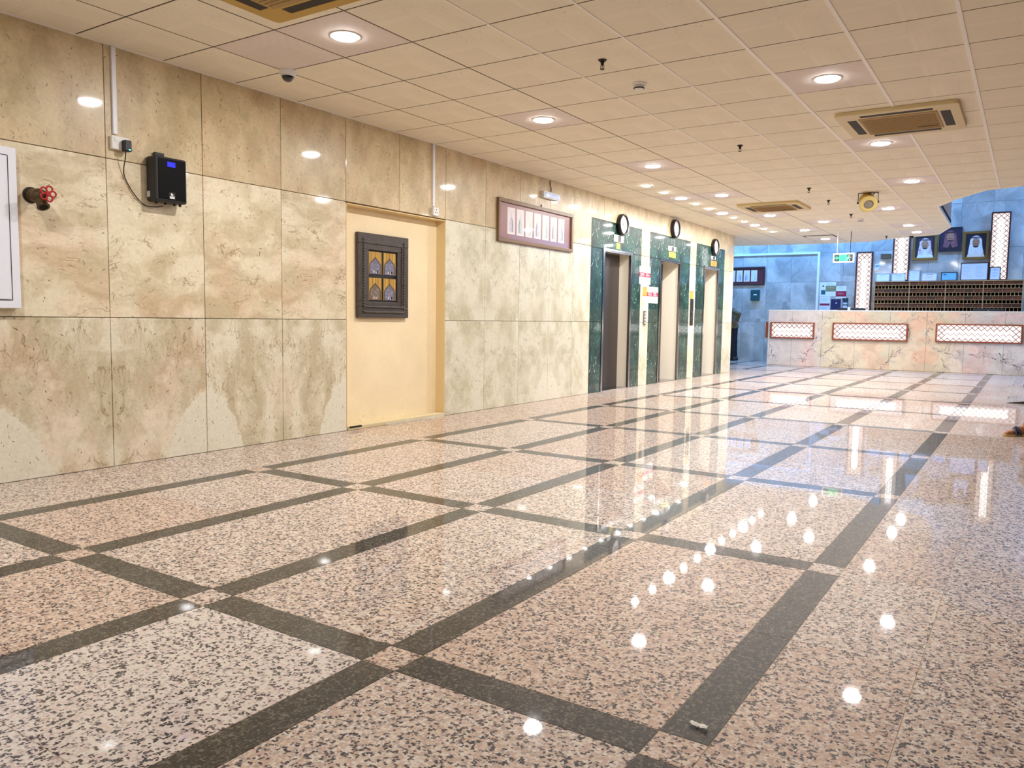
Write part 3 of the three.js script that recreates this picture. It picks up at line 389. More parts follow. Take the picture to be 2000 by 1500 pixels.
// ---------------------------------------------------------------- things on the left wall (local z towards the room: turn +90 degrees)
const HALF = Math.PI / 2;
const onWall = (name, label, cat, z, y, group, x = 0) => thing(name, label, cat, [x, y, z], HALF, group);
{
  const cab = onWall('fire_hose_cabinet', 'white metal fire hose cabinet at the left edge of the picture', 'cabinet', -2.03, 1.55);
  const w = 0.76, h = 0.96; part(cab, 'cabinet_body', rbox(w, h, 0.06, 0.006, 0, 0, 0.03), M.whiteCool); const door = part(cab, 'cabinet_door', rbox(w - 0.12, h - 0.11, 0.012, 0.003, 0, 0, 0.062), M.whiteCool); part(cab, 'door_gap', merge([box(w - 0.1, 0.004, 0.002, 0, (h - 0.1) / 2, 0.0605), box(w - 0.1, 0.004, 0.002, 0, -(h - 0.1) / 2, 0.0605), box(0.004, h - 0.1, 0.002, (w - 0.1) / 2, 0, 0.0605), box(0.004, h - 0.1, 0.002, -(w - 0.1) / 2, 0, 0.0605)]), M.darkSteel); part(door, 'handle', rbox(0.02, 0.1, 0.02, 0.005, -0.28, 0, 0.075), M.chrome);
  const v = onWall('landing_valve', 'brass wall valve with red flower-shaped handwheel', 'valve', -2.515, 1.75);
  part(v, 'wall_plate', new THREE.CylinderGeometry(0.048, 0.05, 0.012, 28).rotateX(HALF).translate(0, 0.02, 0.006), M.dark);
  part(v, 'valve_body', merge([new THREE.CylinderGeometry(0.036, 0.04, 0.09, 24).rotateX(HALF).translate(0, 0.018, 0.05), new THREE.SphereGeometry(0.046, 24, 16).translate(0, 0.008, 0.1), new THREE.CylinderGeometry(0.03, 0.033, 0.07, 24).rotateX(-0.6).translate(0.0, -0.03, 0.126), new THREE.TorusGeometry(0.03, 0.007, 10, 28).rotateX(HALF - 0.6).translate(0, -0.059, 0.146)]), M.brass);
  part(v, 'outlet', new THREE.CylinderGeometry(0.024, 0.024, 0.004, 20).rotateX(-0.6).translate(0, -0.0605, 0.147), M.hole); part(v, 'bonnet', new THREE.CylinderGeometry(0.018, 0.03, 0.06, 20).rotateX(HALF).translate(0.0, 0.014, 0.16), M.brass);
  const hw = part(v, 'handwheel', merge([...Array.from({ length: 5 }, (_, k) => new THREE.TorusGeometry(0.018, 0.0055, 8, 20).translate(Math.cos(k * 1.2566) * 0.029, Math.sin(k * 1.2566) * 0.029, 0)), cyl(0.014, 0.014, 0.02, 16).rotateX(HALF)]), M.red, [0.0, 0.014, 0.205]); hw.userData.label = 'red handwheel';

  // socket, plug, cable trunking, dispenser
  const tr = onWall('cable_trunking', 'thin white cable trunking running up from the socket with the black plug', 'trunking', -3.062, 2.525); part(tr, 'duct', rbox(0.03, 0.57, 0.016, 0.003, 0, 0.005, 0.008), M.whiteCool);
  const so = onWall('wall_socket', 'white double wall socket holding a black plug', 'socket', -3.088, 2.188); part(so, 'face_plate', rbox(0.125, 0.09, 0.03, 0.008, 0, 0, 0.015), M.white); part(so, 'rocker', rbox(0.016, 0.026, 0.006, 0.002, -0.035, 0.02, 0.031), M.white);
  const pl = onWall('power_adapter', 'black plug-in power adapter with thin hanging cord', 'adapter', -3.115, 2.172); part(pl, 'adapter_body', rbox(0.05, 0.075, 0.045, 0.008, 0, 0, 0.0535), M.black); const led = glow(new THREE.Color(0.1, 0.9, 0.7), 1.5, 'indicator_led'); part(pl, 'indicator_led', box(0.012, 0.008, 0.002, 0.008, -0.025, 0.077), led);
  part(pl, 'cord', tube([[-0.01, -0.03, 0.06], [-0.01, -0.08, 0.05], [0.0, -0.18, 0.012], [0.06, -0.29, 0.01], [0.145, -0.37, 0.012], [0.2, -0.375, 0.02], [0.235, -0.372, 0.035], [0.26, -0.364, 0.05]], 0.0035, 60, 8), M.black);
  const di = onWall('scent_dispenser', 'black wall-mounted scent dispenser with glossy front and blue display', 'dispenser', -3.4, 1.985), dw = 0.245, dh = 0.31, dd = 0.115;
  part(di, 'housing', rbox(dw, dh, dd, 0.016, 0, 0, dd / 2 + 0.004), std(0x1b1c20, 0.5)); part(di, 'front_panel', rbox(dw - 0.03, dh - 0.03, 0.012, 0.006, 0.004, 0.002, dd + 0.002), std(0x020203, 0.35, { specularIntensity: 0.3 })); part(di, 'wall_bracket', box(0.07, 0.05, 0.02, -0.03, dh / 2 + 0.012, 0.02), M.black); part(di, 'feet', merge([-0.09, -0.02, 0.05, 0.095].map((x) => cyl(0.01, 0.008, 0.016, 12, x, -dh / 2 - 0.007, 0.07))), M.black);
  const [dc, dg] = canvasOf(128, 64); dg.fillStyle = '#0a12ff'; dg.fillRect(0, 0, 128, 64); dg.fillStyle = '#1a2cff'; dg.fillRect(14, 20, 70, 22); const dm = new THREE.MeshStandardMaterial({ color: 0x000010, emissive: 0xffffff, emissiveMap: tex(dc), emissiveIntensity: 0.5, roughness: 0.3 }); dm.name = 'display_glow'; part(di, 'display', slab(0.062, 0.034, 0.002), dm, [-0.003, dh / 2 - 0.05, dd + 0.0095]);
  const [lc, lg] = canvasOf(96, 96); lg.fillStyle = '#060608'; lg.fillRect(0, 0, 96, 96); lg.fillStyle = '#f2f2f2'; lg.beginPath(); lg.moveTo(30, 40); lg.quadraticCurveTo(20, 8, 48, 10); lg.quadraticCurveTo(44, 30, 66, 26); lg.quadraticCurveTo(70, 44, 50, 46); lg.fill(); lg.fillRect(12, 52, 72, 34); lg.fillStyle = '#777'; lg.fillRect(20, 60, 56, 6); part(di, 'logo', slab(0.048, 0.048, 0.001), std(0xffffff, 0.5, { map: tex(lc) }), [0.0, -dh / 2 + 0.045, dd + 0.0085]);
  part(di, 'side_sticker', slab(0.034, 0.04, 0.001), std(0xcfcfc8, 0.6), [-dw / 2 - 0.001, -dh / 2 + 0.05, 0.035], [0, -HALF, 0]);
  const t2 = onWall('cable_trunking', 'thin white cable trunking above the corner of the yellow doorway', 'trunking', -6.445, 2.5); part(t2, 'duct', rbox(0.03, 0.625, 0.016, 0.003, 0, 0, 0.008), M.whiteCool);
  const s2 = onWall('wall_socket', 'small white surface socket above the yellow doorway', 'socket', -6.46, 2.136); part(s2, 'back_box', rbox(0.09, 0.085, 0.035, 0.006, 0, 0, 0.0175), M.white); part(s2, 'socket_holes', merge([box(0.008, 0.014, 0.002, 0, 0.018, 0.0355), box(0.014, 0.006, 0.002, -0.014, -0.01, 0.0355), box(0.014, 0.006, 0.002, 0.014, -0.01, 0.0355)]), M.dark);

  // carved dark frame with four small arches, in the doorway
  const ar = onWall('carved_picture', 'black carved wooden frame with four small painted arches in doorway', 'picture', -5.8, 1.44, null, -0.116), fw = 0.715, fh = 0.80;
  const carved = (() => { const r = rng(71), [c, g] = paint(256, 256, (u, v) => { const f = vn(u * 40, v * 40) * 22 + vn(u * 120, v * 20) * 14; return [52 + f, 44 + f, 38 + f]; }); for (let i = 0; i < 90; i++) { g.strokeStyle = `rgba(${r() < 0.5 ? '24,20,18' : '112,98,82'},0.55)`; g.lineWidth = 2 + r() * 2; g.beginPath(); g.arc(r() * 256, r() * 256, 4 + r() * 8, 0, 4); g.stroke(); } return std(0xffffff, 0.4, { map: tex(c, true), bumpMap: tex(c, true), bumpScale: 0.004 }); })();
  const bar = (a, horizontal, len, wd, z, t) => part(ar, a, horizontal ? rbox(len, wd, t, 0.006) : rbox(wd, len, t, 0.006), carved, z);
  for (const s of [-1, 1]) { bar('frame_rail', true, fw, 0.1, [0, s * (fh / 2 - 0.05), 0.02], 0.04); bar('frame_stile', false, fh - 0.2, 0.1, [s * (fw / 2 - 0.05), 0, 0.019], 0.04); bar('inner_moulding', true, fw - 0.2, 0.06, [0, s * (fh / 2 - 0.125), 0.016], 0.03); bar('inner_moulding', false, fh - 0.31, 0.06, [s * (fw / 2 - 0.125), 0, 0.015], 0.03); }
  part(ar, 'carved_beads', merge([...Array.from({ length: 26 }, (_, k) => [-1, 1].map((s) => new THREE.SphereGeometry(0.012, 8, 6).translate(s * (fw / 2 - 0.07), (k - 12.5) * 0.027, 0.04))).flat(), ...Array.from({ length: 2 }, (_, k) => new THREE.CylinderGeometry(0.012, 0.012, fw - 0.14, 10).rotateZ(HALF).translate(0, -fh / 2 + 0.055 + k * 0.05, 0.04))]), carved);
  const archPic = (seed, warm) => { const r = rng(seed), [c, g] = canvasOf(96, 144); g.fillStyle = '#c49a48'; g.fillRect(0, 0, 96, 144); for (let i = 0; i < 40; i++) { g.fillStyle = `rgba(${r() < 0.5 ? '228,196,120' : '150,108,44'},0.22)`; g.fillRect(r() * 96, 0, 3 + r() * 8, 60); } g.strokeStyle = '#5a3c18'; g.lineWidth = 3; g.beginPath(); g.moveTo(48, 0); g.lineTo(48, 40); g.stroke(); const p = () => { g.beginPath(); g.moveTo(5, 144); g.lineTo(5, 98); g.bezierCurveTo(6, 62, 34, 58, 48, 34); g.bezierCurveTo(62, 58, 90, 62, 91, 98); g.lineTo(91, 144); g.closePath(); }; p(); g.fillStyle = warm ? '#7c6e62' : '#77778a'; g.fill(); for (let i = 0; i < 70; i++) { g.fillStyle = `rgba(${150 + r() * 70},${148 + r() * 66},${160 + r() * 60},0.22)`; g.fillRect(12 + r() * 60, 66 + r() * 70, 3 + r() * 8, 3 + r() * 10); } p(); g.lineWidth = 4; g.strokeStyle = '#3e3028'; g.stroke(); g.fillStyle = '#e8e0d0'; g.fillRect(34, 122, 7, 12); g.fillRect(52, 126, 6, 9); g.fillStyle = warm ? '#c8842c' : '#34304a'; g.fillRect(60, 118, 9, 16); return tex(c); };
  [[-1, 1, 1, 0], [1, 1, 2, 0], [-1, -1, 3, 1], [1, -1, 4, 0]].forEach(([sx, sy, s, wm]) => { part(ar, 'arch_print', slab(0.175, 0.215, 0.004), std(0xffffff, 0.25, { map: archPic(80 + s, wm), clearcoat: 0.6 }), [sx * 0.102, sy * 0.124, 0.016]); }); part(ar, 'print_mount', box(fw - 0.22, fh - 0.22, 0.01), M.black, [0, 0, 0.006]);

  // long picture of seven domes
  const domes = (n, cool) => { const [c, g] = canvasOf(1024, 288), r = rng(91); g.fillStyle = cool ? '#5a2430' : '#96676a'; g.fillRect(0, 0, 1024, 288); for (let k = 0; k < n; k++) { const W = 840 / n * 0.82, x = 92 + k * (840 / n) + (840 / n - W) / 2; g.fillStyle = '#f3e9e4'; g.fillRect(x, 34, W, 212); g.fillStyle = '#dfdbe2'; g.fillRect(x + 7, 42, W - 14, 196); const cx = x + W / 2, tn = [['#8f8aa6', '#c9c6d6'], ['#8c92a4', '#c4ced4'], ['#b9c6c2', '#dfe6e0'], ['#8a90a2', '#cfcfe0'], ['#9fb4bc', '#cfdee2'], ['#8a8f9c', '#c8c8d4'], ['#8c92b4', '#cacbe6']][(k + (cool ? 3 : 0)) % 7]; g.fillStyle = tn[1]; g.beginPath(); g.moveTo(cx - 24, 226); g.lineTo(cx - 25, 170); g.quadraticCurveTo(cx - 22, 128, cx, 100); g.quadraticCurveTo(cx + 22, 128, cx + 25, 170); g.lineTo(cx + 24, 226); g.fill(); g.fillStyle = tn[0]; const s = k % 2 ? -1 : 1; g.beginPath(); g.moveTo(cx + s * 24, 226); g.lineTo(cx + s * 25, 170); g.quadraticCurveTo(cx + s * 22, 128, cx, 100); g.quadraticCurveTo(cx + s * 10, 150, cx + s * 8, 226); g.fill(); g.strokeStyle = tn[0]; g.lineWidth = 3; g.beginPath(); g.moveTo(cx, 102); g.lineTo(cx, 72); g.stroke(); for (let q = 0; q < 9; q++) { g.fillStyle = `rgba(120,124,140,0.35)`; g.fillRect(cx - 20 + r() * 40, 190 + r() * 34, 4, 8); } } return tex(c); };
  function longPicture(name, label, o, w, h, map, frameMat) { for (const s of [-1, 1]) { part(o, 'frame_rail', rbox(w, 0.045, 0.035, 0.006, 0, s * (h / 2 - 0.0225), 0.0175), frameMat); part(o, 'frame_stile', rbox(0.045, h - 0.088, 0.034, 0.006, s * (w / 2 - 0.0225), 0, 0.017), frameMat); } part(o, 'picture_sheet', slab(w - 0.08, h - 0.08, 0.006), std(0xffffff, 0.35, { map, clearcoat: 1, clearcoatRoughness: 0.03 }), [0, 0, 0.014]); }
  const lp = onWall('framed_picture', 'long brown framed picture of seven pale domes on cream wall', 'picture', -8.49, 2.192); longPicture('framed_picture', '', lp, 1.77, 0.5, domes(7), std(0x7a5a38, 0.4)); part(lp, 'nail', box(0.006, 0.04, 0.008, 0.1, 0.265, 0.006), M.dark);
  const bp = thing('framed_picture', 'long dark framed picture of domes on the grey back wall', 'picture', [-1.7, 2.278, ZB]); longPicture('framed_picture', '', bp, 1.77, 0.49, domes(7, true), std(0x3a2226, 0.45));

  // emergency lamp above the long picture
  const em = onWall('emergency_light', 'small white emergency lamp above the long dome picture', 'lamp', -8.78, 2.605); part(em, 'lamp_body', rbox(0.4, 0.085, 0.05, 0.008, 0, 0, 0.025), M.whiteCool); part(em, 'lamp_lens', rbox(0.33, 0.055, 0.012, 0.004, 0, 0, 0.05), std(0xb4ccff, 0.2)); part(em, 'supply_wire', tube([[0.02, 0.025, 0.01], [0.035, 0.1, 0.01], [0.01, 0.15, 0.006], [0.02, 0.2, 0.004]], 0.005, 24, 6), M.dark);

  // clocks, lift indicators, notices
  const clockFace = (() => { const [c, g] = canvasOf(256, 256); g.fillStyle = '#d8d0d0'; g.fillRect(0, 0, 256, 256); g.strokeStyle = '#5a5452'; for (let k = 0; k < 12; k++) { const q = k / 12 * 6.283; g.lineWidth = k % 3 ? 5 : 9; g.beginPath(); g.moveTo(128 + Math.cos(q) * 88, 128 + Math.sin(q) * 88); g.lineTo(128 + Math.cos(q) * 108, 128 + Math.sin(q) * 108); g.stroke(); } return tex(c); })();
  const faceMat = std(0xffffff, 0.3, { map: clockFace });
  [[-10.9, 2.468], [-12.985, 2.62], [-15.045, 2.476]].forEach(([z, y], n) => {
    const o = onWall('wall_clock', ['round black-rimmed wall clock above the nearest lift', 'round black-rimmed wall clock above the middle lift', 'round black-rimmed wall clock above the farthest lift'][n], 'clock', z, y, 'clocks above the lifts'), R = 0.158;
    part(o, 'rim', new THREE.LatheGeometry([[R * 0.8, 0], [R, 0], [R, 0.05], [R * 0.96, 0.066], [R * 0.84, 0.062], [R * 0.8, 0.045]].map((p) => new THREE.Vector2(...p)), 48).rotateX(HALF), M.black); part(o, 'face', new THREE.CircleGeometry(R * 0.83, 40).translate(0, 0, 0.042), faceMat); part(o, 'face_back', new THREE.CylinderGeometry(R * 0.9, R * 0.9, 0.03, 40).rotateX(HALF).translate(0, 0, 0.016), M.black); part(o, 'rim_ring', new THREE.TorusGeometry(R * 0.9, 0.006, 8, 48).translate(0, 0, 0.064), std(0x8a8684, 0.3, { metalness: 0.6 }));
    for (const [l, wd, a] of [[0.07, 0.008, 0.9], [0.1, 0.006, -1.9], [0.1, 0.003, 2.6]]) part(o, 'hand', box(wd, l, 0.002, 0, l * 0.4, 0).rotateZ(a), M.black, [0, 0, 0.046]);
  });
  const ind = [[-10.82, 2.255, 0.33, 0.105, 0xe9c84a, -10.825, 2.15, 0.12, 0.085], [-12.92, 2.276, 0.36, 0.08, 0xd8dc2e, -12.95, 2.175, 0.3, 0.09], [-15.02, 2.27, 0.26, 0.065, 0xe08a3a, -15.08, 2.165, 0.34, 0.1]];
  const which = ['nearest', 'middle', 'farthest'];
  ind.forEach(([z, y, w, h, col, sz, sy, sw, sh], n) => { const o = onWall('floor_indicator', `pale lift floor indicator plate below the ${which[n]} clock`, 'indicator', z, y); part(o, 'plate', rbox(w, h, 0.012, 0.003, 0, 0, 0.006), std(0xd6d4cc, 0.4)); part(o, 'display', box(0.09, h * 0.85, 0.004, 0.02, 0, 0.013), M.black); const s = onWall('lift_sticker', ['yellow sticker above the nearest lift opening', 'bright yellow-green sticker above the middle lift opening', 'orange sticker above the farthest lift opening'][n], 'sticker', sz, sy, null, 0.002); part(s, 'sticker_sheet', slab(sw, sh, 0.002), std(col, 0.5)); part(s, 'sticker_print', merge([box(sw * 0.3, sh * 0.14, 0.001, 0, sh * 0.2, 0.0005), box(sw * 0.5, sh * 0.1, 0.001, 0, -sh * 0.05, 0.0005), box(sw * 0.4, sh * 0.1, 0.001, 0, -sh * 0.28, 0.0005)]), std(0x8a6a2a, 0.6)); });
  const notice = (seed, band) => { const r = rng(seed), [c, g] = canvasOf(160, 220); g.fillStyle = '#f4f2f0'; g.fillRect(0, 0, 160, 220); g.fillStyle = band; g.fillRect(0, 74, 160, 56); g.fillStyle = '#fff0f0'; for (let k = 0; k < 3; k++) { g.fillRect(12, 84 + k * 14, 40 + r() * 24, 5); g.fillRect(92, 84 + k * 14, 36 + r() * 20, 5); } g.fillStyle = '#9aa8a8'; for (let k = 0; k < 3; k++) g.fillRect(54 + r() * 6, 22 + k * 12, 44 + r() * 20, 5); g.fillStyle = '#a8b4cc'; for (let k = 0; k < 5; k++) g.fillRect(24, 144 + k * 13, 90 + r() * 26, 5); return std(0xffffff, 0.6, { map: tex(c) }); };
  const n1 = onWall('notice', 'white notice with red band, upper of the two between the lifts', 'notice', -11.83, 1.765, null, 0.003); part(n1, 'notice_sheet', slab(0.43, 0.285, 0.003), notice(1, '#c4163e')); part(n1, 'tape', box(0.06, 0.02, 0.001, 0, 0.136, 0.0008), M.white);
  const n2 = onWall('notice', 'white notice with red band, lower of the two, beside middle lift', 'notice', -12.15, 1.465, null, 0.003); part(n2, 'notice_sheet', slab(0.44, 0.265, 0.003), notice(2, '#c4163e')); part(n2, 'tape', box(0.06, 0.02, 0.001, 0, 0.126, 0.0008), M.white);
  const orange = std(0xd69a34, 0.5);
  [[-11.845, 1.512, 'orange floor sign left of the lower notice'], [-13.93, 1.52, 'orange floor sign above the black call panel']].forEach(([z, y, l]) => { const o = onWall('floor_sign', l, 'sign', z, y, null, 0.003); part(o, 'sign_plate', slab(0.17, 0.14, 0.003, [0, 0, 1, 1], 0.001), orange); part(o, 'sign_rim', merge([box(0.17, 0.008, 0.002, 0, 0.066, 0.0005), box(0.17, 0.008, 0.002, 0, -0.066, 0.0005)]), std(0xb67a20, 0.5)); });
  const cp1 = onWall('call_panel', 'narrow metal lift call button panel below the notices', 'call panel', -11.845, 1.09); part(cp1, 'plate', rbox(0.09, 0.23, 0.012, 0.003, 0, 0, 0.006), std(0x8d8278, 0.3, { metalness: 0.7 })); for (const y of [0.07, 0.02, -0.03, -0.08]) part(cp1, 'button', new THREE.CylinderGeometry(0.016, 0.016, 0.008, 20).rotateX(HALF).translate(0, y, 0.014), M.white);
  const cp2 = onWall('call_panel', 'tall black lift call panel between middle and farthest lift', 'call panel', -13.95, 1.21); part(cp2, 'plate', rbox(0.14, 0.48, 0.014, 0.003, 0, 0, 0.007), M.black); for (const y of [0.1, 0, -0.1]) part(cp2, 'button', new THREE.CylinderGeometry(0.016, 0.016, 0.008, 20).rotateX(HALF).translate(0, y, 0.016), M.chrome);
}
// ---------------------------------------------------------------- lattice lamps
const latticeGlow = glow(new THREE.Color().setRGB(1, 0.86, 0.84), 0.6, 'lamp_glow'), LATTICE_COLOR = new THREE.Color().setRGB(1, 0.93, 0.86);
const latticeWood = std(0x8a4a40, 0.5), tubeGlow = glow(new THREE.Color().setRGB(1, 0.96, 0.93), 1.8, 'tube_glow');
function latticeLamp(label, pos, w, h, wood, group, turn = 0) {
  const o = thing('lattice_lamp', label, 'lamp', pos, turn, group), D = 0.085, b = 0.03, iw = w - 2 * b, ih = h - 2 * b, bars = [], pitch = 0.115;
  for (const s of [-1, 1]) { part(o, 'frame_rail', rbox(w, b, D, 0.004, 0, s * (h - b) / 2, D / 2), wood); part(o, 'frame_stile', rbox(b, h - 2 * b + 0.004, D - 0.001, 0.004, s * (w - b) / 2, 0, D / 2 - 0.0005), wood); }
  const n = Math.ceil((iw + ih) / pitch) + 1;
  for (const s of [-1, 1]) for (let k = -n; k <= n; k++) {           // bars y = s x + c, cut to the frame
    const c = k * pitch, xs = [-iw / 2, iw / 2].map((x) => [x, s * x + c]).filter((p) => Math.abs(p[1]) <= ih / 2), ys = [-ih / 2, ih / 2].map((y) => [(y - c) / s, y]).filter((p) => Math.abs(p[0]) < iw / 2), e = [...xs, ...ys];
    if (e.length < 2) continue; const [p, q] = e, L = Math.hypot(q[0] - p[0], q[1] - p[1]); if (L < 0.01) continue;
    bars.push(box(L, 0.0115, 0.012).rotateZ(Math.atan2(q[1] - p[1], q[0] - p[0])).translate((p[0] + q[0]) / 2, (p[1] + q[1]) / 2, D - 0.012));
  }
  part(o, 'lattice', merge(bars), latticeWood); part(o, 'lamp_panel', box(iw, ih, 0.006, 0, 0, 0.01), latticeGlow); const long = iw > ih; for (const s of long ? [-0.22, 0.06] : [-0.11, 0.11]) part(o, 'lamp_tube', new THREE.CapsuleGeometry(0.036, (long ? iw : ih) * 0.78, 6, 14).rotateZ(long ? HALF : 0).translate(long ? 0 : s * iw, long ? s * ih : 0, 0.042), tubeGlow);
  areaLamp(o, iw > ih ? iw * 0.8 : iw * 0.42, iw > ih ? ih * 0.45 : ih * 0.8, LATTICE_COLOR, LATTICE_LEVEL, [0, iw > ih ? -ih * 0.08 : 0, 0.0675], [Math.sin(turn), 0, Math.cos(turn)]);
}
latticeLamp('tall lattice lamp standing lowest on the back wall, left of the key rack', [1.645, 2.0, ZB], 0.385, 1.66, M.wood, 'tall lattice lamps');
latticeLamp('tall lattice lamp just left of the portraits, its top behind the ceiling', [2.468, 2.845, ZB], 0.375, 1.5, M.wood, 'tall lattice lamps');
latticeLamp('tall lattice lamp right of the portraits, highest on the back wall', [4.51, 2.865, ZB], 0.385, 1.56, M.wood, 'tall lattice lamps');
const CZ = -19.8, C0 = -0.2, C1 = 5.52, CT = 1.35;
latticeLamp('shortest lattice lamp on the left end of the marble counter front', [0.385, 0.857, CZ], 1.03, 0.39, M.woodOrange, 'counter lattice lamps');
latticeLamp('long lattice lamp in the middle of the marble counter front', [2.11, 0.857, CZ], 1.6, 0.405, M.woodOrange, 'counter lattice lamps');
latticeLamp('long lattice lamp at the right end of the marble counter front', [4.275, 0.868, CZ], 1.62, 0.405, M.woodOrange, 'counter lattice lamps');
latticeLamp('lattice lamp seen edge-on at the counter left end', [C0, 0.857, CZ - 0.28], 0.4, 0.4, M.woodOrange, null, -HALF);

// ---------------------------------------------------------------- reception counter and what stands behind it
{
  const o = thing('reception_counter', 'long reception counter faced with white, peach and dark-veined marble', 'counter', [0, 0, 0]);
  const edges = [C0, 0.37, 1.06, 1.8, 2.54, 3.28, 4.02, 4.76, C1];
  for (let k = 0; k + 1 < edges.length; k++) { const a = edges[k], b = edges[k + 1], w = b - a - 0.004; part(o, 'marble_panel', slab(w, CT - 0.034, 0.02, [(a - C0) / (C1 - C0), 0, (b - C0) / (C1 - C0), 1], 0.0012), M.counter, [(a + b) / 2, (CT - 0.03) / 2, CZ]); }
  part(o, 'counter_core', box(C1 - C0 - 0.04, CT - 0.04, 0.1), M.core, [(C0 + C1) / 2, (CT - 0.04) / 2, CZ - 0.075]);
  part(o, 'end_panel', slab(0.58, CT - 0.034, 0.02, [0, 0, 0.1, 1]), M.counter, [C0, (CT - 0.03) / 2, CZ - 0.31], [0, -HALF, 0]);
  part(o, 'counter_top', rbox(C1 - C0 + 0.02, 0.032, 0.36, 0.006), std(0xf2ede6, 0.25, { clearcoat: 0.8 }), [(C0 + C1) / 2, CT - 0.016, CZ - 0.181]);
  part(o, 'work_surface', box(C1 - C0 - 0.06, 0.04, 0.5), M.wood, [(C0 + C1) / 2, 0.96, CZ - 0.37]); part(o, 'work_surface_leg', box(0.05, 0.94, 0.4), M.wood, [C1 - 0.1, 0.47, CZ - 0.4]);
  const monitor = (x, w, label) => { const m = thing('computer_monitor', label, 'monitor', [x, 0.98, CZ - 0.43]); part(m, 'screen_back', rbox(w, 0.34, 0.04, 0.01, 0, 0.26, 0), M.black); part(m, 'stand', box(0.05, 0.14, 0.03, 0, 0.07, -0.02), M.black); part(m, 'foot', rbox(0.22, 0.014, 0.16, 0.005, 0, 0.007, -0.02), M.black); part(m, 'emblem', new THREE.CircleGeometry(0.018, 20), M.chrome, [0, 0.38, 0.0212]); };
  monitor(1.62, 0.62, 'black monitor rising behind the counter below the lowest wall lamp'); monitor(4.42, 0.6, 'black monitor with small round emblem rising behind the counter at right');
  const cup = thing('paper_cup', 'small white cup on the counter top before the lowest wall lamp', 'cup', [1.62, CT, CZ - 0.12]); part(cup, 'cup_body', new THREE.LatheGeometry([[0, 0.002], [0.026, 0.002], [0.034, 0.075], [0.032, 0.075], [0.025, 0.006], [0, 0.006]].map((p) => new THREE.Vector2(...p)), 24), M.white); part(cup, 'cup_rim', new THREE.TorusGeometry(0.034, 0.002, 6, 24).rotateX(HALF).translate(0, 0.075, 0), M.white);

  // key rack
  const X0 = 1.94, X1 = 5.02, RT = 2.075, RZ = -21.3, k = thing('key_rack', 'wide wooden key rack of small pigeonholes and drawers behind the counter', 'rack', [0, 0, 0]), depth = ZB - RZ;
  part(k, 'rack_back', box(X1 - X0, RT - 0.9, 0.02), M.hole, [(X0 + X1) / 2, (RT + 0.9) / 2, ZB + 0.012]); part(k, 'rack_base', rbox(X1 - X0, 0.9, 0.25, 0.006), M.rack, [(X0 + X1) / 2, 0.45, ZB + 0.127]);
  for (const x of [X0, X1]) part(k, 'rack_side', box(0.02, RT - 0.9, 0.24), M.rack, [x, (RT + 0.9) / 2, ZB + 0.125]);
  part(k, 'rack_top', box(X1 - X0 + 0.03, 0.022, 0.25), M.rack, [(X0 + X1) / 2, RT, ZB + 0.127]);
  const pair = 0.176, sec = (X1 - X0) / 4; for (let s = 1; s < 4; s++) part(k, 'upright', box(0.022, RT - 0.9, 0.236), M.rack, [X0 + s * sec, (RT + 0.9) / 2, ZB + 0.127]);
  const fronts = [0x7a3e32, 0x6a3830, 0x8a4a34, 0x5c3630].map((c) => std(c, 0.5)), fg = rbox(sec / 4 - 0.024, 0.052, 0.02, 0.003), r = rng(15), posts = [];
  for (let q = 0; q < 6; q++) {
    const y = RT - 0.011 - q * pair; for (const yy of [y - 0.079, y - 0.167]) part(k, 'shelf', box(X1 - X0 - 0.02, 0.013, 0.235), M.rack, [(X0 + X1) / 2, yy, ZB + 0.128]);
    for (let n = 0; n < 16; n++) { const x = X0 + (n + 0.5) * sec / 4; part(k, 'drawer', fg, fronts[Math.floor(r() * 4)], [x, y - 0.038, RZ - 0.03]); if (n % 4) posts.push(box(0.01, 0.07, 0.22, X0 + n * sec / 4, y - 0.038, ZB + 0.125)); }
    for (let n = 1; n < 40; n++) if (n % 10) posts.push(box(0.013, 0.075, 0.22, X0 + n * sec / 10, y - 0.123, ZB + 0.125));
  }
  part(k, 'dividers', merge(posts), M.rack).userData.kind = 'stuff';

  // certificates on the rack
  const sheet = (seed, bg, ink, style) => { const q = rng(seed), [c, g] = canvasOf(192, 144); g.fillStyle = bg; g.fillRect(0, 0, 192, 144); g.fillStyle = ink; if (style === 1) { g.fillRect(20, 24, 40, 24); g.fillRect(24, 60, 70, 5); } else if (style === 2) { for (const x of [14, 106]) for (let k2 = 0; k2 < 9; k2++) g.fillRect(x, 22 + k2 * 12, 40 + q() * 28, 3); } else { g.fillRect(50, 26, 92, 9); for (let k2 = 0; k2 < 4; k2++) g.fillRect(36 + q() * 14, 58 + k2 * 16, 90 + q() * 26, 3); } return std(0xffffff, 0.35, { map: tex(c), clearcoat: 0.5 }); };
  const cert = (x0, x1, h, label, rim, mat) => { const o2 = thing('framed_certificate', label, 'certificate', [(x0 + x1) / 2, RT + 0.011, ZB + 0.15], 0, 'certificates on the key rack'), w = x1 - x0; const lean = new THREE.Matrix4().makeRotationX(-0.1); const put = (n, g, m) => part(o2, n, g.applyMatrix4(lean), m); put('frame', merge([box(w, 0.018, 0.016, 0, 0.009, 0), box(w, 0.018, 0.016, 0, h - 0.009, 0), box(0.018, h, 0.016, -w / 2 + 0.009, h / 2, 0), box(0.018, h, 0.016, w / 2 - 0.009, h / 2, 0)]), rim); put('sheet', slab(w - 0.03, h - 0.03, 0.006).translate(0, h / 2, 0.003), mat); };
  const pale = std(0xb9bcc4, 0.4), darkRim = std(0x1d2030, 0.4);
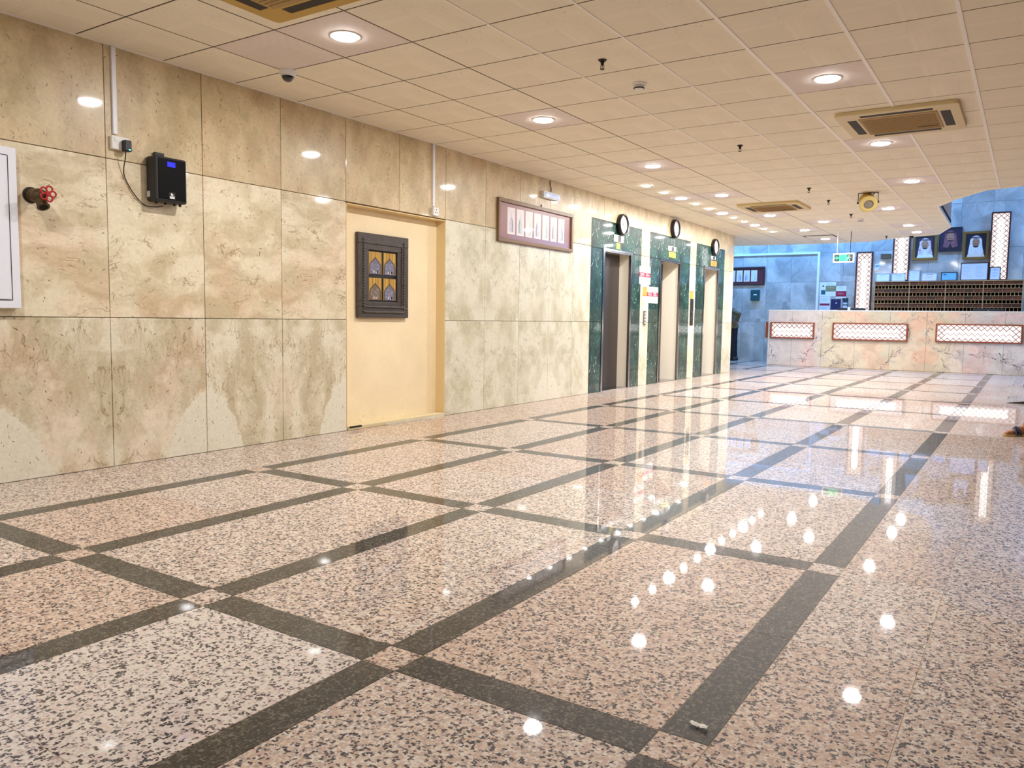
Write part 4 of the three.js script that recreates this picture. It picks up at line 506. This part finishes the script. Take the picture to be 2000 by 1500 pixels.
  cert(1.94, 2.25, 0.2, 'pale framed certificate, leftmost on the key rack', pale, sheet(1, '#dfe8f4', '#b8c4d8', 0)); cert(2.29, 2.6, 0.2, 'pale framed certificate in front of the tall lamp by the portraits', pale, sheet(2, '#dfe6f6', '#aab8dc', 0)); cert(2.67, 2.91, 0.265, 'pale upright certificate right of the tall lamp on key rack', pale, sheet(3, '#dde6f4', '#b4c0d8', 0)); cert(2.95, 3.28, 0.2, 'pale framed certificate with dark heading on the key rack', pale, sheet(4, '#e6e8f0', '#7a86a8', 0));
  cert(3.36, 3.7, 0.205, 'bright blue certificate in dark frame on the key rack', darkRim, sheet(5, '#6fc2f2', '#2a5a8c', 1)); cert(3.76, 4.32, 0.415, 'largest dark framed certificate with two columns on the key rack', darkRim, sheet(6, '#dfe6f2', '#b2bccf', 2)); cert(4.345, 4.57, 0.31, 'upright white certificate in front of the right tall lamp', darkRim, sheet(7, '#e2e9f6', '#90a0c8', 0));

  // three portraits
  const man = (bg, cloth, check, robe, shift) => { const q = rng(33 + shift), [c, g] = canvasOf(192, 236); g.fillStyle = bg; g.fillRect(0, 0, 192, 236); g.fillStyle = robe; g.beginPath(); g.moveTo(24, 236); g.quadraticCurveTo(34, 160, 96, 150); g.quadraticCurveTo(164, 160, 176, 236); g.fill(); g.fillStyle = cloth; g.beginPath(); g.moveTo(96, 28); g.quadraticCurveTo(44, 34, 46, 96); g.quadraticCurveTo(38, 150, 34, 190); g.lineTo(78, 200); g.lineTo(96, 150); g.lineTo(116, 200); g.lineTo(164, 186); g.quadraticCurveTo(150, 140, 146, 96); g.quadraticCurveTo(148, 34, 96, 28); g.fill(); if (check) { g.fillStyle = check; for (let k2 = 0; k2 < 260; k2++) { const x = 38 + q() * 116, y = 34 + q() * 150; if (Math.abs(x - 96) > 30 || y < 52) g.fillRect(x, y, 4, 4); } } g.fillStyle = '#b98a6c'; g.beginPath(); g.ellipse(96, 92, 31, 42, 0, 0, 7); g.fill(); g.fillStyle = 'rgba(40,26,22,0.85)'; g.beginPath(); g.ellipse(96, 122, 24, 17, 0, 0, Math.PI); g.fill(); g.fillRect(76, 104, 40, 6); g.fillRect(74, 78, 16, 4); g.fillRect(102, 78, 16, 4); g.fillStyle = '#161214'; g.fillRect(50, 40, 92, 7); g.fillRect(52, 50, 88, 5); return std(0xffffff, 0.35, { map: tex(c), clearcoat: 0.6 }); };
  const gold = std(0x8a6a34, 0.4, { metalness: 0.3 });
  const portrait = (x0, x1, y0, y1, label, rim, mat, b) => { const o3 = thing('framed_portrait', label, 'portrait', [(x0 + x1) / 2, (y0 + y1) / 2, ZB], 0, 'portraits above the key rack'), w = x1 - x0, h = y1 - y0; for (const s of [-1, 1]) { part(o3, 'frame_rail', rbox(w, b, 0.04, 0.006, 0, s * (h - b) / 2, 0.02), rim); part(o3, 'frame_stile', rbox(b, h - 2 * b + 0.004, 0.038, 0.006, s * (w - b) / 2, 0, 0.019), rim); } part(o3, 'portrait_sheet', slab(w - b, h - b, 0.01), mat, [0, 0, 0.022]); };
  portrait(2.71, 3.24, 2.59, 3.215, 'gold framed portrait of man in red and white headcloth, left of three', gold, man('#171a34', '#eadfe2', '#b8525e', '#f0f2f6', 1), 0.06); portrait(3.265, 3.742, 2.775, 3.345, 'dark unframed-looking portrait, middle and highest of three', darkRim, man('#231a3c', '#8c5a62', '#6a2a38', '#1c1a2c', 2), 0.018); portrait(3.77, 4.296, 2.583, 3.23, 'gold framed portrait of man in white headcloth and robe, right of three', gold, man('#141830', '#eef0f4', null, '#f0e6da', 3), 0.055);

  // small things on the back wall
  const bx = thing('wooden_block', 'small brown wooden box on the wall between two tall lamps', 'box', [2.123, 2.707, ZB]); part(bx, 'box_body', rbox(0.225, 0.108, 0.06, 0.006, 0, 0, 0.03), std(0x6a5238, 0.6)); part(bx, 'box_lid', box(0.23, 0.012, 0.064, 0, 0.05, 0.032), std(0x5a442e, 0.6));
  const term = thing('wall_terminal', 'small pale wall terminal beside the lowest tall lamp', 'terminal', [1.938, 2.453, ZB]); part(term, 'terminal_case', rbox(0.112, 0.142, 0.03, 0.008, 0, 0, 0.015), M.whiteCool); part(term, 'terminal_screen', box(0.08, 0.06, 0.002, 0, 0.02, 0.031), std(0x7fa8e0, 0.3));
  const gb = thing('suggestion_box', 'small dark green box with white mark on the back wall', 'box', [-1.046, 1.768, ZB]); part(gb, 'box_body', rbox(0.235, 0.29, 0.08, 0.012, 0, 0, 0.04), std(0x0e4a50, 0.5)); part(gb, 'white_mark', box(0.09, 0.03, 0.002, 0.01, 0.01, 0.081), M.white);
  const sheetOn = (name, x0, x1, y0, y1, label, paintIt, dz = 0) => { const w = x1 - x0, h = y1 - y0, [c, g] = canvasOf(160, Math.round(160 * h / w)); paintIt(g, 160, c.height); const o4 = thing(name, label, 'notice', [(x0 + x1) / 2, (y0 + y1) / 2, ZB + 0.004 + dz]); part(o4, 'notice_sheet', slab(w, h, 0.004), std(0xffffff, 0.6, { map: tex(c) })); part(o4, 'pin', new THREE.CylinderGeometry(0.006, 0.006, 0.006, 10).rotateX(HALF).translate(0, h / 2 - 0.015, 0.003), M.white); };
  const lines = (g, x, y, w, n, col) => { g.fillStyle = col; for (let k2 = 0; k2 < n; k2++) g.fillRect(x, y + k2 * 9, w * (0.7 + 0.3 * ((k2 * 7) % 3) / 2), 4); };
  sheetOn('wall_notice', 0.595, 0.99, 1.735, 2.09, 'large white notice with teal square, top left of the back wall papers', (g, w, h) => { g.fillStyle = '#e8ecf0'; g.fillRect(0, 0, w, h); g.fillStyle = '#12606a'; g.fillRect(16, h * 0.56, 42, 46); g.fillStyle = '#20304a'; g.beginPath(); g.arc(34, h * 0.27, 8, 0, 7); g.fill(); lines(g, 66, 14, 84, 2, '#b8c4d0'); });
  sheetOn('wall_notice', 0.745, 0.992, 1.86, 2.0, 'small olive coloured notice overlapping the large white one', (g, w, h) => { g.fillStyle = '#8a8662'; g.fillRect(0, 0, w, h); lines(g, 20, 26, 120, 2, '#b8b088'); }, 0.005);
  sheetOn('wall_notice', 0.998, 1.245, 1.68, 1.99, 'white notice with broad dark red band on the back wall', (g, w, h) => { g.fillStyle = '#e6eaee'; g.fillRect(0, 0, w, h); g.fillStyle = '#9a123c'; g.fillRect(0, h * 0.42, w, h * 0.44); lines(g, 28, h * 0.54, 104, 4, '#d88a9a'); lines(g, 40, 18, 80, 3, '#b8c8d0'); });
  sheetOn('wall_notice', 0.605, 0.865, 1.3, 1.73, 'white notice with narrow red stripe low on the back wall', (g, w, h) => { g.fillStyle = '#dfe6f2'; g.fillRect(0, 0, w, h); g.fillStyle = '#8c1c4a'; g.fillRect(6, h * 0.42, w - 12, h * 0.13); lines(g, 24, h * 0.62, 110, 5, '#a8bce0'); lines(g, 24, h * 0.14, 110, 4, '#b8c6e2'); });
  sheetOn('wall_notice', 0.885, 1.125, 1.395, 1.66, 'navy blue notice with small white emblem on the back wall', (g, w, h) => { g.fillStyle = '#101c54'; g.fillRect(0, 0, w, h); g.fillStyle = '#d8e0f4'; g.beginPath(); g.moveTo(66, 74); g.lineTo(94, 50); g.lineTo(102, 74); g.fill(); });
  sheetOn('wall_notice', 1.165, 1.3, 1.36, 1.69, 'narrow dark teal notice with white blocks beside the lowest tall lamp', (g, w, h) => { g.fillStyle = '#123a48'; g.fillRect(0, 0, w, h); g.fillStyle = '#d4dcf0'; g.fillRect(16, h * 0.36, w - 40, h * 0.14); g.fillRect(16, h * 0.58, w - 40, h * 0.36); });
  const pipe = thing('wall_conduit', 'pale conduit running along the back wall and down beside the papers', 'conduit', [0, 0, 0]); part(pipe, 'level_run', box(5.5, 0.05, 0.03), M.whiteCool, [-2.22, 2.847, ZB + 0.015]); part(pipe, 'upright_run', box(0.06, 2.87, 0.03), M.whiteCool, [0.545, 1.436, ZB + 0.0155]);
  const dc2 = thing('dome_camera', 'tiny dark camera at the curved ceiling edge above left portrait', 'camera', [3.1, CH, -17.88]); part(dc2, 'base', cyl(0.04, 0.045, 0.02, 20, 0, -0.01, 0), M.black); part(dc2, 'dome', new THREE.SphereGeometry(0.036, 20, 10, 0, 6.284, HALF, HALF).translate(0, -0.02, 0), M.gloss);
}

// ---------------------------------------------------------------- people
// bones [a, b, radius at a, radius at b] joined smoothly and meshed on a grid
function bodyGeo(bones, lo, size, res, k, extra) {
  const mc = new MarchingCubes(res, undefined, false, false, 200000), s = mc.size, f = mc.field, half = mc.halfsize, B = bones.map(([a, b, ra, rb]) => { const d = [b[0] - a[0], b[1] - a[1], b[2] - a[2]]; return { a, d, l: d[0] * d[0] + d[1] * d[1] + d[2] * d[2] || 1e-9, ra, rb }; });
  for (let z = 0, n = 0; z < s; z++) for (let y = 0; y < s; y++) for (let x = 0; x < s; x++, n++) {
    const X = lo[0] + (x / s) * size, Y = lo[1] + (y / s) * size, Z = lo[2] + (z / s) * size; let e = 0, near = 9;
    for (const q of B) { const px = X - q.a[0], py = Y - q.a[1], pz = Z - q.a[2]; let t = (px * q.d[0] + py * q.d[1] + pz * q.d[2]) / q.l; t = t < 0 ? 0 : t > 1 ? 1 : t; const ux = px - q.d[0] * t, uy = py - q.d[1] * t, uz = pz - q.d[2] * t, dist = Math.sqrt(ux * ux + uy * uy + uz * uz) - (q.ra + (q.rb - q.ra) * t); if (dist < near) near = dist; e += dist < k * 8 ? Math.exp(-dist / k) : 0; }
    let v = e > 0 ? -k * Math.log(e) : near; if (extra) v = extra(v, X, Y, Z); f[n] = -v;
  }
  mc.isolation = 0; mc.update();
  const g = new THREE.BufferGeometry(), m = mc.count, P = new Float32Array(m * 3), Nn = new Float32Array(m * 3);
  for (let i = 0; i < m; i++) for (let c = 0; c < 3; c++) { P[i * 3 + c] = lo[c] + (mc.positionArray[i * 3 + c] + 1) / 2 * size; Nn[i * 3 + c] = mc.normalArray[i * 3 + c]; }
  g.setAttribute('position', new THREE.BufferAttribute(P, 3)); g.setAttribute('normal', new THREE.BufferAttribute(Nn, 3)); g.setAttribute('uv', new THREE.BufferAttribute(new Float32Array(m * 2), 2)); return g;
}
const skin = std(0x9a6446, 0.6);
{ // standing by the back wall, turned away to the left, one hand on the hip; the head is behind the wall corner
  const p = thing('person', 'person in olive shirt and dark trousers, hand on hip, half behind wall corner', 'person', [-1.5, 0, -21.15]);
  const hip = 0.92, sh = 1.38, lean = -0.1;
  const fingers = []; for (let q = 0; q < 4; q++) fingers.push([[0.14, 1.05, 0.17 - q * 0.022], [0.11, 1.0 - (q === 3 ? -0.008 : 0), 0.15 - q * 0.022], 0.011, 0.01], [[0.11, 1.0, 0.15 - q * 0.022], [0.075, 0.985, 0.13 - q * 0.02], 0.01, 0.008]);
  const legs = [-1, 1].flatMap((s) => [[[0, hip - 0.02, s * 0.08], [0.01, 0.5, s * 0.09], 0.08, 0.056], [[0.01, 0.5, s * 0.1], [0.05, 0.09, s * 0.1], 0.054, 0.036], [[0.07, 0.04, s * 0.1], [-0.12, 0.03, s * 0.11], 0.036, 0.028]]);
  const trunk = [[[0, hip, -0.07], [0, hip, 0.07], 0.1, 0.1], [[-0.01, hip, 0], [lean * 0.7, 1.2, 0], 0.105, 0.115], [[lean, sh - 0.04, -0.13], [lean, sh - 0.04, 0.13], 0.075, 0.075]];
  const hx = lean - 0.16, head = [[[lean - 0.04, sh, 0], [hx + 0.06, 1.47, 0], 0.05, 0.048], [[hx + 0.01, 1.56, 0], [hx, 1.6, 0], 0.082, 0.088], [[hx - 0.055, 1.52, 0], [hx - 0.06, 1.55, 0], 0.05, 0.055], [[hx - 0.108, 1.565, 0], [hx - 0.118, 1.55, 0], 0.012, 0.014], [[hx + 0.02, 1.565, -0.085], [hx + 0.03, 1.585, -0.088], 0.014, 0.016], [[hx + 0.02, 1.565, 0.085], [hx + 0.03, 1.585, 0.088], 0.014, 0.016]];
  const armN = [[[lean + 0.02, sh - 0.01, 0.17], [0.21, 1.25, 0.22], 0.052, 0.04], [[0.21, 1.25, 0.22], [0.155, 1.07, 0.16], 0.04, 0.03]], armF = [[[lean, sh - 0.02, -0.19], [-0.16, 1.12, -0.24], 0.05, 0.04], [[-0.16, 1.12, -0.24], [-0.34, 1.0, -0.2], 0.038, 0.028], [[-0.34, 1.0, -0.2], [-0.42, 0.98, -0.19], 0.032, 0.02]];
  const lo = [-0.75, -0.03, -0.85], S = 1.75;
  part(p, 'body', bodyGeo([...legs, ...trunk, ...head, ...armN, [[0.155, 1.07, 0.16], [0.13, 1.03, 0.14], 0.032, 0.03], ...fingers, ...armF], lo, S, 132, 0.012), skin);
  const grow = (b, d) => b.map(([a, c, x, y]) => [a, c, x + d, y + d]);
  part(p, 'shirt', bodyGeo([...grow(trunk, 0.014), ...grow(armN, 0.012), ...grow(armF.slice(0, 2), 0.012), [[0.0, 0.9, -0.06], [0.0, 0.9, 0.06], 0.118, 0.118]], lo, S, 120, 0.014, (v, X, Y) => Math.max(v, 0.87 - Y, Y - (sh + 0.06))), std(0x5c523a, 0.85));
  part(p, 'trousers', bodyGeo([...grow([[[0, 0.94, -0.06], [0, 0.94, 0.06], 0.085, 0.085], ...legs.filter((_, i) => i % 3 < 2)], 0.022)], lo, S, 120, 0.016, (v, X, Y) => Math.max(v, 0.07 - Y, Y - 1.0)), std(0x0d0e14, 0.85));
  for (const s of [-1, 1]) part(p, 'shoe', bodyGeo([[[0.09, 0.045, s * 0.1], [-0.13, 0.035, s * 0.11], 0.048, 0.04], [[0.07, 0.08, s * 0.1], [0.03, 0.07, s * 0.1], 0.045, 0.045]], [-0.3, -0.02, s * 0.1 - 0.25], 0.5, 64, 0.01, (v, X, Y) => Math.max(v, -Y)), std(0x121214, 0.4));
  part(p, 'hair', bodyGeo([[[hx + 0.03, 1.6, 0], [hx + 0.01, 1.64, 0], 0.092, 0.085], [[hx + 0.06, 1.55, 0], [hx + 0.06, 1.6, 0], 0.065, 0.075]], [-0.5, 1.35, -0.25], 0.5, 56, 0.01, (v, X, Y) => Math.max(v, 1.585 - Y + (hx + 0.03 - X) * 0.9)), std(0x17120f, 0.8));
}
{ // seated at the right edge: only one foot reaches into the picture
  const px = 5.235, pz = -9.0, p = thing('person', 'seated person at right edge, bare foot in sandal and dark trouser hem', 'person', [px, 0, pz], 0.65);
  const foot = (dx, dz) => { const b = [[[dx + 0.0, 0.085, dz], [dx - 0.02, 0.055, dz], 0.038, 0.036], [[dx + 0.035, 0.045, dz], [dx - 0.07, 0.052, dz], 0.034, 0.036], [[dx - 0.07, 0.052, dz + 0.008], [dx - 0.155, 0.034, dz + 0.018], 0.032, 0.02], [[dx - 0.07, 0.048, dz - 0.012], [dx - 0.14, 0.032, dz - 0.025], 0.03, 0.018]]; [[0.034, -0.215, 0.0145], [0.012, -0.207, 0.0105], [-0.008, -0.197, 0.01], [-0.026, -0.184, 0.0095], [-0.042, -0.168, 0.009]].forEach(([z, x, r]) => b.push([[dx + x + 0.055, 0.034, dz + z * 0.9], [dx + x + 0.01, 0.03, dz + z], r * 1.05, r], [[dx + x + 0.01, 0.03, dz + z], [dx + x, 0.027, dz + z], r, r * 0.9])); return b; };
  const legAt = (dx, dz, kz, kx) => [[[dx + 0.0, 0.09, dz], [kx, 0.46, kz], 0.036, 0.055], [[kx, 0.46, kz], [0.55, 0.5, kz * 0.8], 0.062, 0.085]];
  const L = [[0, 0, 0.0, 0.2], [0.47, -0.26, -0.24, 0.24]], trunk = [[[0.56, 0.52, -0.2], [0.56, 0.52, -0.02], 0.11, 0.11], [[0.57, 0.55, -0.11], [0.64, 0.88, -0.11], 0.12, 0.13], [[0.66, 0.99, -0.26], [0.66, 0.99, 0.04], 0.075, 0.075]];
  const head = [[[0.66, 1.02, -0.11], [0.65, 1.13, -0.11], 0.052, 0.05], [[0.63, 1.24, -0.11], [0.64, 1.28, -0.11], 0.085, 0.09], [[0.575, 1.2, -0.11], [0.57, 1.23, -0.11], 0.052, 0.055], [[0.522, 1.245, -0.11], [0.515, 1.228, -0.11], 0.012, 0.014], [[0.64, 1.24, -0.2], [0.65, 1.26, -0.2], 0.014, 0.016], [[0.64, 1.24, -0.02], [0.65, 1.26, -0.02], 0.014, 0.016]];
  const arms = [-1, 1].flatMap((s) => [[[0.66, 0.97, -0.11 + s * 0.19], [0.62, 0.72, -0.11 + s * 0.25], 0.05, 0.04], [[0.62, 0.72, -0.11 + s * 0.25], [0.38, 0.63, -0.11 + s * 0.16], 0.038, 0.028]]), hands = [-1, 1].flatMap((s) => { const z = -0.11 + s * 0.14, o = [[[0.38, 0.63, z], [0.32, 0.615, z], 0.034, 0.032]]; for (let q = 0; q < 4; q++) o.push([[0.32, 0.615, z - 0.03 + q * 0.02], [0.27, 0.605, z - 0.03 + q * 0.02], 0.011, 0.01], [[0.27, 0.605, z - 0.03 + q * 0.02], [0.235 + (q === 0 || q === 3 ? 0.014 : 0), 0.58, z - 0.03 + q * 0.02], 0.01, 0.008]); o.push([[0.36, 0.63, z - s * 0.02], [0.31, 0.62, z - s * 0.055], 0.013, 0.011]); return o; });
  const lo = [-0.3, -0.02, -0.85], S = 1.46;
  part(p, 'body', merge([bodyGeo([...legAt(...L[0]), ...legAt(...L[1]), ...trunk, ...head, ...arms, ...hands], lo, S, 120, 0.012), ...L.map(([dx, dz]) => bodyGeo(foot(dx, dz), [dx - 0.3, -0.02, dz - 0.2], 0.4, 110, 0.006))]), skin);
  const grow = (b, d) => b.map(([a, c, x, y]) => [a, c, x + d, y + d]);
  part(p, 'trousers', bodyGeo([...grow(L.flatMap((l) => legAt(...l)), 0.022), ...grow(trunk.slice(0, 1), 0.02)], lo, S, 110, 0.014, (v, X, Y) => Math.max(v, 0.18 - Y)), std(0x14161f, 0.85));
  part(p, 'shirt', bodyGeo([...grow(trunk, 0.02), ...grow(arms.filter((_, i) => i % 2 === 0), 0.018)], lo, S, 110, 0.014, (v, X, Y) => Math.max(v, Y - 1.04)), std(0xd9d4ca, 0.85));
  part(p, 'hair', bodyGeo([[[0.66, 1.29, -0.11], [0.64, 1.32, -0.11], 0.094, 0.088], [[0.7, 1.23, -0.11], [0.7, 1.27, -0.11], 0.065, 0.075]], [0.4, 1.05, -0.36], 0.5, 56, 0.01, (v, X, Y) => Math.max(v, 1.255 - Y + (0.65 - X) * 0.9)), std(0x17120f, 0.8));
  const sole = new THREE.Shape(); sole.moveTo(0.05, -0.034); sole.quadraticCurveTo(0.078, 0, 0.05, 0.034); sole.lineTo(-0.08, 0.04); sole.quadraticCurveTo(-0.16, 0.062, -0.225, 0.042); sole.quadraticCurveTo(-0.25, 0.01, -0.215, -0.02); sole.quadraticCurveTo(-0.17, -0.056, -0.1, -0.046); sole.closePath();
  for (const [dx, dz] of L) { const s = new THREE.Group(); s.name = 'sandal'; s.position.set(dx, 0, dz); p.add(s); part(s, 'sole', new THREE.ExtrudeGeometry(sole, { depth: 0.014, bevelEnabled: true, bevelSize: 0.003, bevelThickness: 0.003, bevelSegments: 2 }).rotateX(HALF).translate(0, 0.017, 0), std(0xb89a68, 0.7)); part(s, 'strap', merge([tube([[-0.09, 0.012, 0.052], [-0.1, 0.06, 0.038], [-0.1, 0.084, 0.0], [-0.1, 0.06, -0.036], [-0.09, 0.012, -0.05]], 0.012, 28, 8), tube([[-0.135, 0.012, 0.056], [-0.125, 0.05, 0.036], [-0.115, 0.074, 0.0], [-0.085, 0.064, -0.036], [-0.06, 0.012, -0.048]], 0.012, 28, 8)]), std(0x1c2344, 0.6)); }
  const ch = thing('lounge_chair', 'upholstered chair under the seated person outside the right edge', 'chair', [px + 0.421, 0, pz - 0.471], 0.65); part(ch, 'seat', rbox(0.62, 0.14, 0.72, 0.03, 0, 0.32, 0), std(0x4a2e22, 0.7)); part(ch, 'backrest', rbox(0.14, 0.6, 0.72, 0.03, 0.27, 0.66, 0), std(0x4a2e22, 0.7)); for (const [a, b] of [[-1, -1], [-1, 1], [1, -1], [1, 1]]) part(ch, 'leg', cyl(0.02, 0.016, 0.26, 12, a * 0.26, 0.13, b * 0.3), M.wood);
}

// ---------------------------------------------------------------- loose things on the floor
{
  const pf = thing('floor_platform', 'low black wedge-edged platform on the floor at right edge', 'platform', [5.55, 0, -13.25]);
  const sh = new THREE.Shape(); sh.moveTo(-0.56, 0); sh.lineTo(0.56, 0); sh.lineTo(0.56, 0.075); sh.lineTo(-0.1, 0.075); sh.closePath(); part(pf, 'platform_body', new THREE.ExtrudeGeometry(sh, { depth: 1.2, bevelEnabled: false }).translate(0, 0.002, -0.6), M.gloss); part(pf, 'top_strips', merge(Array.from({ length: 6 }, (_, k) => box(0.6, 0.004, 0.05, 0.22, 0.078, -0.45 + k * 0.18))), std(0x9a94a4, 0.5));
  const sc = thing('paper_scrap', 'small torn white scrap lying on the dark granite band', 'scrap', [4.553, 0.0008, -1.93]), g = new THREE.PlaneGeometry(0.05, 0.02, 10, 5).rotateX(-HALF), P = g.attributes.position, r = rng(3);
  for (let k = 0; k < P.count; k++) { const x = P.getX(k), z = P.getZ(k); P.setXYZ(k, x + (r() - 0.5) * 0.004, 0.003 + r() * 0.004 + Math.abs(x) * 0.1, z * (1 - Math.max(0, -x * 18) * 0.6) + (r() - 0.5) * 0.004 + x * 0.1); } g.computeVertexNormals(); part(sc, 'torn_sheet', g, std(0xf2eee6, 0.8, { side: THREE.DoubleSide })); part(sc, 'folded_corner', new THREE.TetrahedronGeometry(0.008).scale(1.4, 0.5, 1).translate(0.014, 0.006, 0.002), M.white);
}
renderer.render(scene, camera);
